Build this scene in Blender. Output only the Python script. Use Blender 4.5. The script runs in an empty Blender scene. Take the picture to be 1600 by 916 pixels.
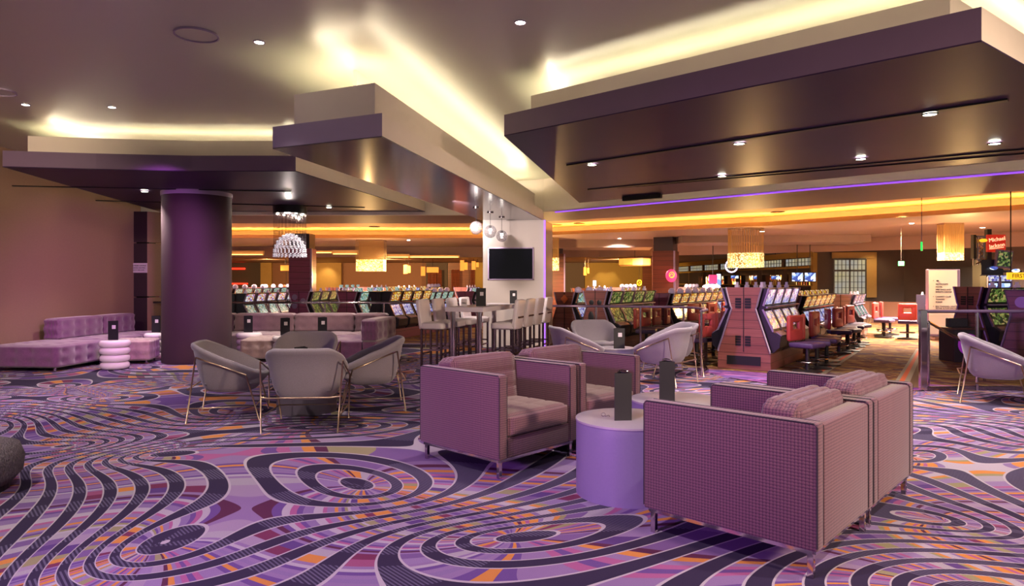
import bpy, bmesh, math, random
from mathutils import Vector, Matrix
random.seed(7)
SC = bpy.context.scene
COL = SC.collection
PI = math.pi
FPX, HZ, CX, CH = 1050.0, 440.0, 800.0, 1.5      # focal length in pixels of a 1600 px frame, horizon row, centre, eye height

# ------------------------------------------------------------------ camera, world, exposure, main lights
cam_d = bpy.data.cameras.new('camera'); cam = bpy.data.objects.new('camera', cam_d); COL.objects.link(cam)
cam.location = (0, 0, CH); cam.rotation_euler = (PI/2, 0, 0)
cam_d.sensor_width = 36; cam_d.lens = 36*FPX/1600; cam_d.shift_y = -(458-HZ)/1600; cam_d.clip_end = 300
SC.camera = cam
SC.view_settings.view_transform = 'Standard'; SC.view_settings.look = 'None'
SC.view_settings.exposure = 0.55; SC.view_settings.gamma = 1
try: SC.view_settings.use_curve_mapping = False
except Exception: pass
w = bpy.data.worlds.new('world'); SC.world = w; w.use_nodes = True
w.node_tree.nodes['Background'].inputs[0].default_value = (0.74, 0.70, 0.66, 1)
w.node_tree.nodes['Background'].inputs[1].default_value = 0.30

def spot(loc, to, e, col, ang=120, blend=0.9, r=0.06):
    l = bpy.data.lights.new('spot', 'SPOT'); l.energy = e; l.color = col
    l.spot_size = math.radians(ang); l.spot_blend = blend; l.shadow_soft_size = r
    o = bpy.data.objects.new('spot_light', l); COL.objects.link(o); o.location = loc
    o.rotation_euler = (Vector(to)-Vector(loc)).to_track_quat('-Z', 'Y').to_euler()
    return o
PUR, WARM, GOLD, NEUT = (.42, .16, 1.0), (1.0, .74, .52), (1.0, .60, .22), (1.0, .86, .78)
# unseen spots put in for the coloured light: purple from left, warm from right
spot((-6.0, -1.5, 2.6), (1.0, 5.5, 0.0), 2200, (.60, .21, .85), 36, .8, .3)
spot((-8.2, 4.0, 3.5), (-7.6, 11.6, 0.0), 170, PUR, 40, .9, .3)
spot((-4.6, 9.2, 3.1), (-8.6, 14.6, 0.2), 420, (.75, .2, .9), 62, .9, .1)
spot((-8.6, 8.0, 3.6), (-2.4, 8.0, 0.0), 150, PUR, 80, .9, .2)
spot((6.5, -1.0, 3.2), (2.5, 6.0, 0.1), 2500, WARM, 60, .8, .35)
for sx_, sy_ in ((-4.2, 3.2), (-.6, 2.6), (3.6, 2.8), (-6.6, 6.2)): spot((sx_, sy_, 3.8), (sx_, sy_+.6, 0), 330, NEUT, 115, .8, .08)  # unseen overhead fill, added to brighten the floor and its bounce
spot((-5.5, 5.0, 3.75), (-9.3, 10.5, 1.9), 520, WARM, 75, .9, .1)  # added without a fitting: warm graze to lift the upper left wall
spot((-1.0, 11.6, 2.85), (0.1, 15.3, 1.4), 420, NEUT, 85, .9, .08)  # added without a fitting, to brighten the television wall and stools

# ------------------------------------------------------------------ helpers
def G(px, py):
    d = FPX*CH/(py-HZ); return ((px-CX)*d/FPX, d)
def Pz(px, py, z):
    d = FPX*(z-CH)/(HZ-py); return ((px-CX)*d/FPX, d)
def at(px, d): return (px-CX)*d/FPX
def lin(h):
    h = h.lstrip('#'); c = [int(h[i:i+2], 16)/255 for i in (0, 2, 4)]
    return tuple((v/12.92 if v <= .04045 else ((v+.055)/1.055)**2.4) for v in c)+(1,)

class NT:
    def __init__(s, name):
        s.mat = bpy.data.materials.new(name); s.mat.use_nodes = True
        s.t = s.mat.node_tree; s.b = s.t.nodes['Principled BSDF']
    def n(s, ty, **k):
        x = s.t.nodes.new(ty)
        for a, v in k.items(): setattr(x, a, v)
        return x
    def put(s, sock, v):
        if hasattr(v, 'links'): s.t.links.new(v, sock)
        else: sock.default_value = v
    def m(s, op, a, b=0.0, c=0.0):
        x = s.n('ShaderNodeMath', operation=op)
        s.put(x.inputs[0], a); s.put(x.inputs[1], b); s.put(x.inputs[2], c); return x.outputs[0]
    def vm(s, op, a, b=(0, 0, 0)):
        x = s.n('ShaderNodeVectorMath', operation=op); s.put(x.inputs[0], a); s.put(x.inputs[1], b); return x.outputs[0]
    def coord(s, w='Object'): return s.n('ShaderNodeTexCoord').outputs[w]
    def xyz(s, v):
        x = s.n('ShaderNodeSeparateXYZ'); s.put(x.inputs[0], v); return x.outputs
    def noise(s, v, scale, detail=2, rough=.5, out=0, dist=0):
        x = s.n('ShaderNodeTexNoise'); s.put(x.inputs['Vector'], v); x.inputs['Scale'].default_value = scale
        x.inputs['Detail'].default_value = detail; x.inputs['Roughness'].default_value = rough; x.inputs['Distortion'].default_value = dist
        return x.outputs[out]
    def mix(s, f, a, b, blend='MIX'):
        x = s.n('ShaderNodeMix', data_type='RGBA', blend_type=blend)
        s.put(x.inputs[0], f); s.put(x.inputs[6], a); s.put(x.inputs[7], b); return x.outputs[2]
    def ramp(s, f, stops, interp='LINEAR'):
        x = s.n('ShaderNodeValToRGB'); s.put(x.inputs[0], f); r = x.color_ramp; r.interpolation = interp
        while len(r.elements) < len(stops): r.elements.new(.5)
        for e, (p, c) in zip(r.elements, stops): e.position = p; e.color = c
        return x.outputs[0]
    def wn(s, v, dim='1D'):
        x = s.n('ShaderNodeTexWhiteNoise', noise_dimensions=dim)
        s.put(x.inputs['W' if dim == '1D' else 'Vector'], v); return x.outputs[0]
    def base(s, c): s.put(s.b.inputs['Base Color'], c)
    def set(s, **k):
        for a, v in k.items(): s.put(s.b.inputs[a.replace('_', ' ')], v)
    def bump(s, h, st=.3, dist=.01):
        x = s.n('ShaderNodeBump'); x.inputs['Strength'].default_value = st; x.inputs['Distance'].default_value = dist
        s.put(x.inputs['Height'], h); s.t.links.new(x.outputs[0], s.b.inputs['Normal'])

def pbr(name, hexc, rough=.5, metal=0., noise=0., nscale=6, emit=None, es=0., **k):
    t = NT(name); c = lin(hexc)
    if noise:
        f = t.noise(t.coord(), nscale, 3)
        t.base(t.mix(f, tuple(v*(1-noise) for v in c[:3])+(1,), tuple(min(1, v*(1+noise)) for v in c[:3])+(1,)))
    else: t.base(c)
    t.b.inputs['Roughness'].default_value = rough; t.b.inputs['Metallic'].default_value = metal
    if emit:
        t.b.inputs['Emission Color'].default_value = lin(emit); t.b.inputs['Emission Strength'].default_value = es
    for a, v in k.items(): t.b.inputs[a.replace('_', ' ')].default_value = v
    return t.mat

def box_uv(me):
    uv = me.uv_layers.new(name='uv') if not me.uv_layers else me.uv_layers[0]
    for p in me.polygons:
        n = p.normal; a = max(range(3), key=lambda i: abs(n[i]))
        for li in p.loop_indices:
            c = me.vertices[me.loops[li].vertex_index].co
            uv.data[li].uv = ((c.y, c.z), (c.x, c.z), (c.x, c.y))[a]

def obj(name, bm, mat, parent=None, smooth=False, uv=False, loc=None):
    me = bpy.data.meshes.new(name); bm.normal_update(); bm.to_mesh(me); bm.free()
    for m in (mat if isinstance(mat, (list, tuple)) else [mat]): me.materials.append(m)
    if smooth:
        for p in me.polygons: p.use_smooth = True
        if smooth != 'all':
            try: me.set_sharp_from_angle(angle=math.radians(40))
            except Exception: pass
    if uv: box_uv(me)
    o = bpy.data.objects.new(name, me); COL.objects.link(o)
    if parent: o.parent = parent
    if loc: o.location = loc
    return o
def tag(o, label, cat, group=None):
    o['label'] = label; o['category'] = cat
    if group: o['group'] = group
    return o
def thing(name, label, cat, loc=(0, 0, 0), rz=0, group=None):
    o = bpy.data.objects.new(name, None); COL.objects.link(o); o.empty_display_size = .1
    o.location = loc; o.rotation_euler = (0, 0, rz); return tag(o, label, cat, group)
def struct(name, bm, mat, parent=None, **k):
    o = obj(name, bm, mat, parent, **k)
    if parent is None: o['kind'] = 'structure'
    return o
def ceiling_group(name):
    o = bpy.data.objects.new(name, None); COL.objects.link(o); o['kind'] = 'structure'; return o
def dup(root, loc, rz, label, group=None, scale=None):
    r = root.copy(); COL.objects.link(r); r.location = loc; r.rotation_euler = (0, 0, rz); r['label'] = label
    if group: r['group'] = group
    if scale: r.scale = scale
    for ch in list(root.children):
        c = ch.copy(); COL.objects.link(c); c.parent = r
        for g in list(ch.children):
            d = g.copy(); COL.objects.link(d); d.parent = c
    return r
def BM(): return bmesh.new()
def box(bm, c, s, rz=0, bev=0, seg=2, mi=0):
    r = bmesh.ops.create_cube(bm, size=1.0)['verts']
    M = Matrix.Translation(c) @ Matrix.Rotation(rz, 4, 'Z') @ Matrix.Diagonal((s[0], s[1], s[2], 1))
    bmesh.ops.transform(bm, matrix=M, verts=r)
    fs = list({f for v in r for f in v.link_faces})
    for f in fs: f.material_index = mi
    if bev:
        es = list({e for v in r for e in v.link_edges})
        bmesh.ops.bevel(bm, geom=es, offset=bev, segments=seg, affect='EDGES', profile=.5, clamp_overlap=True)
    return bm
def prism(bm, pts, z0, z1, mi=0, cap=True):
    a = sum(pts[i][0]*pts[(i+1) % len(pts)][1]-pts[(i+1) % len(pts)][0]*pts[i][1] for i in range(len(pts)))
    if a < 0: pts = list(reversed(pts))
    lo = [bm.verts.new((x, y, z0)) for x, y in pts]; hi = [bm.verts.new((x, y, z1)) for x, y in pts]; n = len(pts)
    for i in range(n):
        f = bm.faces.new((lo[i], lo[(i+1) % n], hi[(i+1) % n], hi[i])); f.material_index = mi
    if cap:
        f = bm.faces.new(list(reversed(lo))); f.material_index = mi
        f = bm.faces.new(hi); f.material_index = mi
    return bm
def tube(bm, pts, r=.01, seg=8, mi=0, closed=False):
    pts = [Vector(p) for p in pts]; n = len(pts); rings = []
    up = Vector((0, 0, 1))
    for i, p in enumerate(pts):
        a = pts[(i-1) % n] if (closed or i > 0) else p; b = pts[(i+1) % n] if (closed or i < n-1) else p
        t = (b-a).normalized(); u = up if abs(t.z) < .95 else Vector((1, 0, 0))
        s = t.cross(u).normalized(); q = s.cross(t).normalized()
        rings.append([bm.verts.new(p+(s*math.cos(2*PI*k/seg)+q*math.sin(2*PI*k/seg))*r) for k in range(seg)])
    for i in range(n if closed else n-1):
        A, B = rings[i], rings[(i+1) % n]
        for k in range(seg):
            f = bm.faces.new((A[k], A[(k+1) % seg], B[(k+1) % seg], B[k])); f.material_index = mi
    if not closed:
        for rr in (rings[0], list(reversed(rings[-1]))):
            try: bm.faces.new(rr).material_index = mi
            except Exception: pass
    return bm
def lathe(bm, prof, c=(0, 0, 0), seg=32, mi=0):
    rings = []
    for r, z in prof:
        if r < 1e-5: rings.append([bm.verts.new((c[0], c[1], c[2]+z))])
        else: rings.append([bm.verts.new((c[0]+r*math.cos(2*PI*k/seg), c[1]+r*math.sin(2*PI*k/seg), c[2]+z)) for k in range(seg)])
    for A, B in zip(rings, rings[1:]):
        for k in range(seg):
            k2 = (k+1) % seg
            if len(A) == 1 and len(B) == 1: continue
            if len(A) == 1: f = bm.faces.new((A[0], B[k2], B[k]))
            elif len(B) == 1: f = bm.faces.new((A[k], A[k2], B[0]))
            else: f = bm.faces.new((A[k], A[k2], B[k2], B[k]))
            f.material_index = mi
    return bm
def cyl(bm, c, r, h, seg=24, mi=0): return lathe(bm, [(0, 0), (r, 0), (r, h), (0, h)], c, seg, mi)
def sphere(bm, c, r, seg=16, rows=10, mi=0, sz=1):
    return lathe(bm, [(r*math.sin(PI*i/rows) if 0 < i < rows else 0, -r*sz*math.cos(PI*i/rows)) for i in range(rows+1)], c, seg, mi)
def strip(bm, line, z0, z1, mi=0):
    """vertical face along a plan line"""
    v0 = [bm.verts.new((x, y, z0)) for x, y in line]; v1 = [bm.verts.new((x, y, z1)) for x, y in line]
    for i in range(len(line)-1):
        bm.faces.new((v0[i], v0[i+1], v1[i+1], v1[i])).material_index = mi
    return bm
def band(bm, A, B, z, mi=0, zb=None):
    """horizontal band between two plan lines with the same number of points"""
    a = [bm.verts.new((x, y, z)) for x, y in A]; b = [bm.verts.new((x, y, z if zb is None else zb)) for x, y in B]
    for i in range(len(A)-1):
        bm.faces.new((a[i], b[i], b[i+1], a[i+1])).material_index = mi
    return bm
def slab_line(bm, A, t, z0, z1, mi=0):
    """a wall of thickness t following plan line A"""
    off = []
    for i, p in enumerate(A):
        a = Vector(A[max(0, i-1)]); b = Vector(A[min(len(A)-1, i+1)]); d = (b-a).normalized(); n = Vector((-d.y, d.x))
        off.append((p[0]+n.x*t, p[1]+n.y*t))
    for i in range(len(A)-1):
        q = [A[i], A[i+1], off[i+1], off[i]]
        prism(bm, q, z0, z1, mi)
    return bm
def inset(pts, d):
    a = sum(pts[i][0]*pts[(i+1) % len(pts)][1]-pts[(i+1) % len(pts)][0]*pts[i][1] for i in range(len(pts)))
    P = [Vector(p) for p in (pts if a > 0 else reversed(pts))]; n = len(P); out = []
    for i in range(n):
        p0, p1, p2 = P[i-1], P[i], P[(i+1) % n]
        d1 = (p1-p0).normalized(); d2 = (p2-p1).normalized(); n1 = Vector((-d1.y, d1.x)); n2 = Vector((-d2.y, d2.x))
        k = n1+n2; k = k/ max(.3, k.dot(n1)); out.append((p1.x+k.x*d, p1.y+k.y*d))
    return out
def quilt(bm, size, c=(0, 0, 0), tuft=(0, 0), puff=.02, dent=.02, cuts=10, faces=('top',), rz=0, line=0., mi=0):
    """soft upholstered block: every face pillowed, chosen faces dimpled on a tuft grid"""
    sx, sy, sz = size
    tmp = bmesh.new(); bmesh.ops.create_cube(tmp, size=1.0)
    bmesh.ops.subdivide_edges(tmp, edges=list(tmp.edges), cuts=cuts, use_grid_fill=True)
    newco = {}
    for v in tmp.verts:
        x, y, z = v.co.x*2, v.co.y*2, v.co.z*2
        e = lambda t: math.sqrt(max(0, 1-abs(t)**6))
        co = Vector((x*sx/2, y*sy/2, z*sz/2)); off = Vector((0, 0, 0))
        for ax, (p, q, P, Q, nm) in enumerate(((y, z, sy, sz, 'side'), (x, z, sx, sz, 'front'), (x, y, sx, sy, 'top'))):
            val = (x, y, z)[ax]
            if abs(val) > .999:
                f = e(p)*e(q); h = puff*f
                k = 'back' if (nm == 'front' and val > 0) else ('bottom' if nm == 'top' and val < 0 else nm)
                if k in faces and tuft[0]:
                    nx, ny = tuft
                    u = (p+1)/2*nx; w_ = (q+1)/2*ny
                    du = abs(u-round(u)); dw = abs(w_-round(w_))
                    if line:
                        if 0 < round(u) < nx: h -= line*math.exp(-(du*P/nx/.012)**2)
                        if 0 < round(w_) < ny: h -= line*math.exp(-(dw*Q/ny/.012)**2)
                    else:
                        a_, b_ = u-math.floor(u)-.5, w_-math.floor(w_)-.5
                        g = math.exp(-((a_*P/nx)**2+(b_*Q/ny)**2)/.0032); h -= dent*g
                        h -= dent*.35*math.exp(-(a_*P/nx/.015)**2)*f
                off[ax] += h*(1 if val > 0 else -1)
        if sum(1 for t in (x, y, z) if abs(t) > .999) >= 2:
            r = min(.02, min(size)*.12); 
            for i, t in enumerate((x, y, z)):
                if abs(t) > .999: off[i] -= r*.5*(1 if t > 0 else -1)
        newco[v] = co+off
    R = Matrix.Translation(c) @ Matrix.Rotation(rz, 4, 'Z')
    mp = {}
    for v in tmp.verts: mp[v] = bm.verts.new(R @ newco[v])
    for f in tmp.faces: bm.faces.new([mp[v] for v in f.verts]).material_index = mi
    tmp.free(); return bm
ORD = ['nearest', 'second', 'third', 'fourth', 'fifth', 'sixth', 'seventh', 'eighth', 'ninth', 'tenth', 'eleventh', 'twelfth']
def text(name, body, size, loc, rot, mat, parent=None, align='CENTER', ext=.002):
    c = bpy.data.curves.new(name, 'FONT'); c.body = body; c.size = size; c.align_x = align; c.align_y = 'CENTER'; c.extrude = ext
    c.materials.append(mat); o = bpy.data.objects.new(name, c); COL.objects.link(o); o.location = loc; o.rotation_euler = rot
    bpy.context.view_layer.update()
    me = bpy.data.meshes.new_from_object(o.evaluated_get(bpy.context.evaluated_depsgraph_get()))
    bpy.data.objects.remove(o); o = bpy.data.objects.new(name, me); COL.objects.link(o); o.location = loc; o.rotation_euler = rot
    if parent: o.parent = parent
    return o

# ------------------------------------------------------------------ materials
def carpet_mat():
    """eyes and S-curves: contour lines of a sum of logarithms, cut into colour chips along its conjugate field"""
    t = NT('lounge carpet'); P = t.coord('Object')
    X0, Y0, Z0 = t.xyz(P)
    def sn(a, b, c, k):
        return t.m('MULTIPLY', t.m('SINE', t.m('MULTIPLY_ADD', X0, a, t.m('MULTIPLY_ADD', Y0, b, c))), k)
    x = t.m('MULTIPLY', t.m('ADD', X0, t.m('ADD', sn(1.1, .7, 0, .25), sn(-.6, 1.9, 1, .15))), .75)
    y = t.m('ADD', Y0, t.m('ADD', sn(-.9, 1.3, 2, .25), sn(1.7, .4, 0, .15)))
    rnd = random.Random(3); pts = []; sgs = []; tries = 0; J = 18; c = J/2/PI
    while len(pts) < 60 and tries < 6000:
        tries += 1; a, b = rnd.uniform(-7, 6.5), rnd.uniform(2.0, 14)
        if abs(a) > .55*b+1.2: continue
        if all((a-u)**2+(b-v)**2 > 1.1**2 for u, v in pts): pts.append((a, b))
    for a, b in pts:
        f = sum(g/((a-u)**2+(b-v)**2) for g, (u, v) in zip(sgs, pts)); rnd.random(); sgs.append(-1 if f > 0 else 1)
    s = t.m('MULTIPLY', y, .4); q = t.m('MULTIPLY', x, .4)
    for (a, b), g in zip(pts, sgs):
        dx = t.m('SUBTRACT', x, a); dy = t.m('SUBTRACT', y, b); sg = c*g
        r2 = t.m('MULTIPLY_ADD', dx, dx, t.m('MULTIPLY_ADD', dy, dy, .05))
        s = t.m('MULTIPLY_ADD', t.m('LOGARITHM', r2, math.e), sg/2, s)
        q = t.m('MULTIPLY_ADD', t.m('ARCTAN2', dy, dx), -sg, q)
    fr = t.m('FRACT', s)
    T = t.m('MULTIPLY', q, 1.0)                      # jumps by 18 over each branch cut
    def cell(mult, off):                             # white noise that repeats with the cut
        return t.wn(t.m('ADD', t.m('FLOORED_MODULO', t.m('FLOOR', t.m('MULTIPLY', T, mult)), 18*mult), off))
    pal = [(0, '7c5c9a'), (.18, 'a890b4'), (.32, '5f4088'), (.44, 'b0a4b8'), (.56, 'a0527f'), (.64, '9a7fb4'), (.77, 'd98a40'), (.87, '7a2f56'), (.93, '9d9270')]
    pal2 = [(0, '9678ae'), (.2, 'bcaec4'), (.4, '6d4c96'), (.55, 'b05f98'), (.68, '8f74ac'), (.78, '9c926c'), (.84, 'd98a40'), (.93, '5b2346')]
    c1 = t.ramp(cell(2, t.m('MULTIPLY_ADD', t.m('FLOOR', s), 113.7, 3.3)), [(p, lin(h)) for p, h in pal], 'CONSTANT')
    c2 = t.ramp(cell(6, 71.3), [(p, lin(h)) for p, h in pal2], 'CONSTANT')
    colr = t.mix(t.m('GREATER_THAN', cell(1, 7.7), .42), c1, c2)
    X, Y, Z = t.xyz(P)
    hatch = t.m('GREATER_THAN', t.m('FRACT', t.m('ADD', t.m('MULTIPLY', X, 34), t.m('MULTIPLY', Y, 30))), .55)
    gate = t.m('GREATER_THAN', cell(1, 19.1), .42)
    dark = t.mix(t.m('MULTIPLY', hatch, gate), lin('2d2442'), lin('645c7c'))
    c = t.mix(t.m('LESS_THAN', fr, .46), colr, dark)
    e1 = t.m('LESS_THAN', t.m('ABSOLUTE', t.m('SUBTRACT', fr, .46)), .026)
    e2 = t.m('GREATER_THAN', t.m('ABSOLUTE', t.m('SUBTRACT', fr, .5)), .476)
    c = t.mix(t.m('MAXIMUM', e1, e2), c, lin('c4b6c8'))
    gr = t.noise(P, 240, 1); c = t.mix(t.m('MULTIPLY_ADD', gr, .4, .22), c, lin('2c2236'))
    t.base(c); t.set(Roughness=.95); t.bump(gr, .3, .004); t.b.inputs['Specular IOR Level'].default_value = .15
    return t.mat
def casino_carpet_mat():
    t = NT('casino carpet'); P = t.coord('Object')
    R = t.n('ShaderNodeVectorRotate'); t.put(R.inputs['Vector'], P); R.inputs['Angle'].default_value = .6
    q = t.vm('MULTIPLY', R.outputs[0], (.55, 1.7, 1))
    a = t.noise(q, 1.3, 4, .6, dist=1.6)
    c = t.ramp(a, [(.30, lin('2a1a2c')), (.40, lin('5a2a2a')), (.46, lin('7c5834')), (.50, lin('9a8048')), (.54, lin('6e3a2a')), (.60, lin('3c2444')), (.68, lin('9c8360')), (.75, lin('4a2a30'))])
    x, y, z = t.xyz(P)
    # purple stretch beside the lounge
    n2 = t.noise(q, .8, 1)
    near = t.m('LESS_THAN', t.m('ADD', y, t.m('MULTIPLY', x, .62)), 13.6)
    c2 = t.ramp(a, [(.35, lin('3a1c58')), (.45, lin('7a3a80')), (.5, lin('b470a8')), (.56, lin('50286c')), (.65, lin('8a6cb0'))])
    c = t.mix(near, c, c2)
    t.base(c); t.set(Roughness=.95); t.b.inputs['Specular IOR Level'].default_value = .15
    return t.mat
def fabric_mat(name, a, b, per=.017, thr=.2):
    t = NT(name); u, v, _ = t.xyz(t.coord('UV'))
    k = 2*PI/per
    d = t.m('MULTIPLY', t.m('ABSOLUTE', t.m('SINE', t.m('MULTIPLY', u, k/2))), t.m('ABSOLUTE', t.m('SINE', t.m('MULTIPLY', v, k/2))))
    f = t.m('GREATER_THAN', d, thr)
    nz = t.noise(t.coord(), 60, 2)
    c = t.mix(f, lin(a), lin(b)); c = t.mix(t.m('MULTIPLY', nz, .3), c, lin(a))
    t.base(c); t.set(Roughness=.85); t.bump(d, .5, .003); t.b.inputs['Sheen Weight'].default_value = .25
    t.b.inputs['Specular IOR Level'].default_value = .2
    return t.mat
def cloth_mat(name, a, b, sc=180, sheen=.3):
    t = NT(name); n = t.noise(t.coord(), sc, 2)
    t.base(t.mix(n, lin(a), lin(b))); t.set(Roughness=.9); t.bump(n, .3, .003)
    t.b.inputs['Sheen Weight'].default_value = sheen; t.b.inputs['Specular IOR Level'].default_value = .2; return t.mat
def wood_mat(name, a, b, plank=.14):
    t = NT(name); P = t.coord('Object'); x, y, z = t.xyz(P)
    n = t.noise(t.vm('MULTIPLY', P, (1.2, 1.2, 22)), 1.6, 4)
    c = t.mix(n, lin(a), lin(b))
    row = t.m('DIVIDE', z, plank)
    tone = t.wn(t.m('FLOOR', row)); c = t.mix(t.m('MULTIPLY', tone, .45), c, lin(a))
    seam = t.m('LESS_THAN', t.m('FRACT', row), .05)
    c = t.mix(seam, c, lin('1a0c0c')); t.base(c); t.set(Roughness=.38); return t.mat
def screen_mat(name, cols, es=1.6, sc=22, seed=0.):
    t = NT(name); P = t.vm('ADD', t.coord('Object'), (seed, seed*2, seed*3))
    v = t.n('ShaderNodeTexVoronoi'); v.feature = 'F1'; v.inputs['Scale'].default_value = sc; t.put(v.inputs['Vector'], P)
    h = t.xyz(v.outputs['Color'])[0]; n = len(cols)
    c = t.ramp(h, [(i/n, lin(c)) for i, c in enumerate(cols)], 'CONSTANT')
    t.base(lin('08080c')); t.set(Roughness=.15)
    t.put(t.b.inputs['Emission Color'], c); t.b.inputs['Emission Strength'].default_value = es; return t.mat
M = {}
M['carpet'] = carpet_mat(); M['casino_carpet'] = casino_carpet_mat()
M['fabric'] = fabric_mat('woven mauve fabric', '402639', '6c4854')
M['fabric_dark'] = cloth_mat('dark piping', '1c1020', '2a1a2c')
M['tub'] = cloth_mat('grey tweed', '766c78', '8e8490', 150)
M['velvet'] = cloth_mat('mauve velvet', '673f66', '7c5276', 40, .6)
M['velvet_tan'] = cloth_mat('rose grey velvet', '7d6470', '92747e', 40, .5)
M['velvet_dark'] = cloth_mat('plum velvet', '4a3246', '5a3c52', 40, .5)
M['ottoman'] = cloth_mat('beige velvet', '9c8488', 'b39a98', 40, .4)
M['leather'] = pbr('white leather', 'd8ccd2', .45)
M['chrome'] = pbr('chrome', 'c8bcc0', .12, 1.0)
M['dchrome'] = pbr('dark chrome', '8a7c80', .2, 1.0)
M['gold'] = pbr('champagne wire', 'b9a08a', .3, 1.0)
t = NT('lacquered ceiling'); n = t.noise(t.vm('MULTIPLY', t.coord(), (1, 5, 1)), 1.2, 3)
t.base(lin('c9cbb2')); t.set(Roughness=t.m('ADD', t.m('MULTIPLY', n, .05), .27)); t.b.inputs['Specular IOR Level'].default_value = .65
M['ceil'] = t.mat
t = NT('purple canopy lacquer'); n = t.noise(t.coord(), 3, 3)
t.base(t.mix(n, lin('352742'), lin('3c2c48'))); t.set(Roughness=.42); t.b.inputs['Specular IOR Level'].default_value = .09; M['canopy'] = t.mat
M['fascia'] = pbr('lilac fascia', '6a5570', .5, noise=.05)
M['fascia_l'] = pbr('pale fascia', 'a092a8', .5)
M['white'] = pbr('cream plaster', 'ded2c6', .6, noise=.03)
M['tv_soffit'] = pbr('grey lacquer', '4e4550', .16, Specular_IOR_Level=.8)
M['tv_wall'] = pbr('glossy stone wall', 'c9bcb8', .22)
M['wall'] = pbr('plum wall covering', '927462', .8, noise=.06, nscale=30)
M['column'] = pbr('plum column', '3c2832', .75, noise=.08, nscale=40)
M['black'] = pbr('black', '0a090b', .5)
M['dkgrey'] = pbr('dark grey', '1e1b20', .4)
M['panel'] = pbr('dark pillar panel', '33262c', .35)
M['drum'] = pbr('violet laminate', '84789c', .4, .2, noise=.05, nscale=60)
M['table'] = pbr('silver laminate', 'b0a6b4', .35, .35, noise=.04, nscale=60)
M['ring'] = pbr('white lacquer', 'e6dce2', .12)
M['menu'] = pbr('menu cover', '131017', .5)
M['menu_mark'] = pbr('menu mark', 'cfc6cc', .5)
M['led'] = pbr('warm led', 'ffe8c0', .5, emit='ffefcc', es=21)
M['led_gold'] = pbr('amber led', 'ffd080', .5, emit='ffc45c', es=75)
M['led_far'] = pbr('distant cove led', 'ffd080', .5, emit='ffc060', es=5)
M['led_purple'] = pbr('purple led', 'b080ff', .5, emit='9a50ff', es=.7)
M['lamp'] = pbr('lamp face', 'ffffff', .5, emit='fff4d8', es=30)
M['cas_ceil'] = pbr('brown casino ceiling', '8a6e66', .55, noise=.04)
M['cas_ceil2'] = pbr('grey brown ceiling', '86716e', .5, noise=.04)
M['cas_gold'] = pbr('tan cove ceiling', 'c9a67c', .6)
M['wood'] = wood_mat('red brown planks', '64302f', '9c6058'); M['wood2'] = wood_mat('purple wood panels', '64284a', '96506e', .2)
M['wood3'] = wood_mat('pale wood panels', '7a5258', 'a8807c', .12)
M['woodcol'] = wood_mat('column veneer', '4a2018', '84442e', .16)
M['darkwall'] = pbr('dark brown wall', '3c2c28', .7, noise=.1, nscale=10)
M['tan'] = pbr('ochre wall', '8a6a38', .7, noise=.08); M['brown'] = pbr('brown wall', '6c4636', .7, noise=.06)
M['olive'] = pbr('olive wall', '7c6226', .7, noise=.06)
M['red'] = pbr('red vinyl', 'a83c38', .4, noise=.05); M['orange_seat'] = pbr('amber vinyl', 'c06a38', .4)
M['purple_seat'] = pbr('purple seat', '46305c', .5)
M['amber'] = pbr('amber lantern', 'f0a040', .5, emit='ff9c3c', es=.9)
t = NT('crystal strands'); v = t.n('ShaderNodeTexVoronoi'); v.inputs['Scale'].default_value = 38; t.put(v.inputs['Vector'], t.coord())
t.base(lin('e8c070')); t.set(Roughness=.15, Metallic=.6); t.put(t.b.inputs['Emission Color'], t.ramp(t.xyz(v.outputs['Color'])[0], [(0, lin('3a2408')), (.45, lin('b88434')), (.7, lin('ffe9a8'))]))
t.b.inputs['Emission Strength'].default_value = 1.3; M['crystal'] = t.mat
M['strand'] = pbr('gold strand', 'b89058', .3, .5, emit='a87838', es=.12)
M['bead'] = pbr('crystal bead', 'e8e4ea', .06, .35, emit='d8d0e0', es=.25)
g = NT('clear glass'); g.base((.02, .02, .02, 1)); g.set(Roughness=.0); g.b.inputs['Alpha'].default_value = .10; g.b.inputs['IOR'].default_value = 1.45; M['glass'] = g.mat
g = NT('window pane glow'); y = g.xyz(g.coord('Object'))[2]
g.base(lin('303028')); g.put(g.b.inputs['Emission Color'], g.mix(g.noise(g.coord(), 1.6, 1), lin('c8b45a'), lin('8a9cb8'))); g.b.inputs['Emission Strength'].default_value = .55; M['pane'] = g.mat
M['tvscreen'] = pbr('dark screen', '0c0a16', .08, Specular_IOR_Level=.3)
M['screen_blue'] = screen_mat('blue screen', ['b8d0ff', '7896e8', 'e8f0ff', '3a4a90', 'cfe0ff'], 1.2, 9)
M['red_neon'] = pbr('red neon', 'ff3020', .4, emit='ff2a18', es=2.2)
M['pink_sign'] = pbr('pink sign', 'c03060', .4, emit='d0306a', es=.9)
M['blue_glow'] = pbr('pale glow', 'd8d0ff', .4, emit='c8c8ff', es=1.1)
M['green'] = pbr('green sign', '20a040', .4, emit='20c050', es=1.2)
M['yellow_sign'] = pbr('yellow sign', 'e8b830', .4, emit='f0b020', es=1.0)
M['signface'] = pbr('sign face', 'd2c4c0', .5, emit='d2c4c0', es=.12)
M['ink'] = pbr('ink', '15121a', .6)
M['neon_text'] = pbr('pale neon writing', 'ffd0b0', .4, emit='ffa880', es=1.3)
M['lilac_trim'] = pbr('lilac metal trim', 'a890b4', .3, .7)
M['stripe_o'] = pbr('orange carpet stripe', 'c0562c', .9); M['stripe_g'] = pbr('grey carpet stripe', '847868', .9); M['stripe_b'] = pbr('brown carpet border', '5a3c24', .9)
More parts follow.
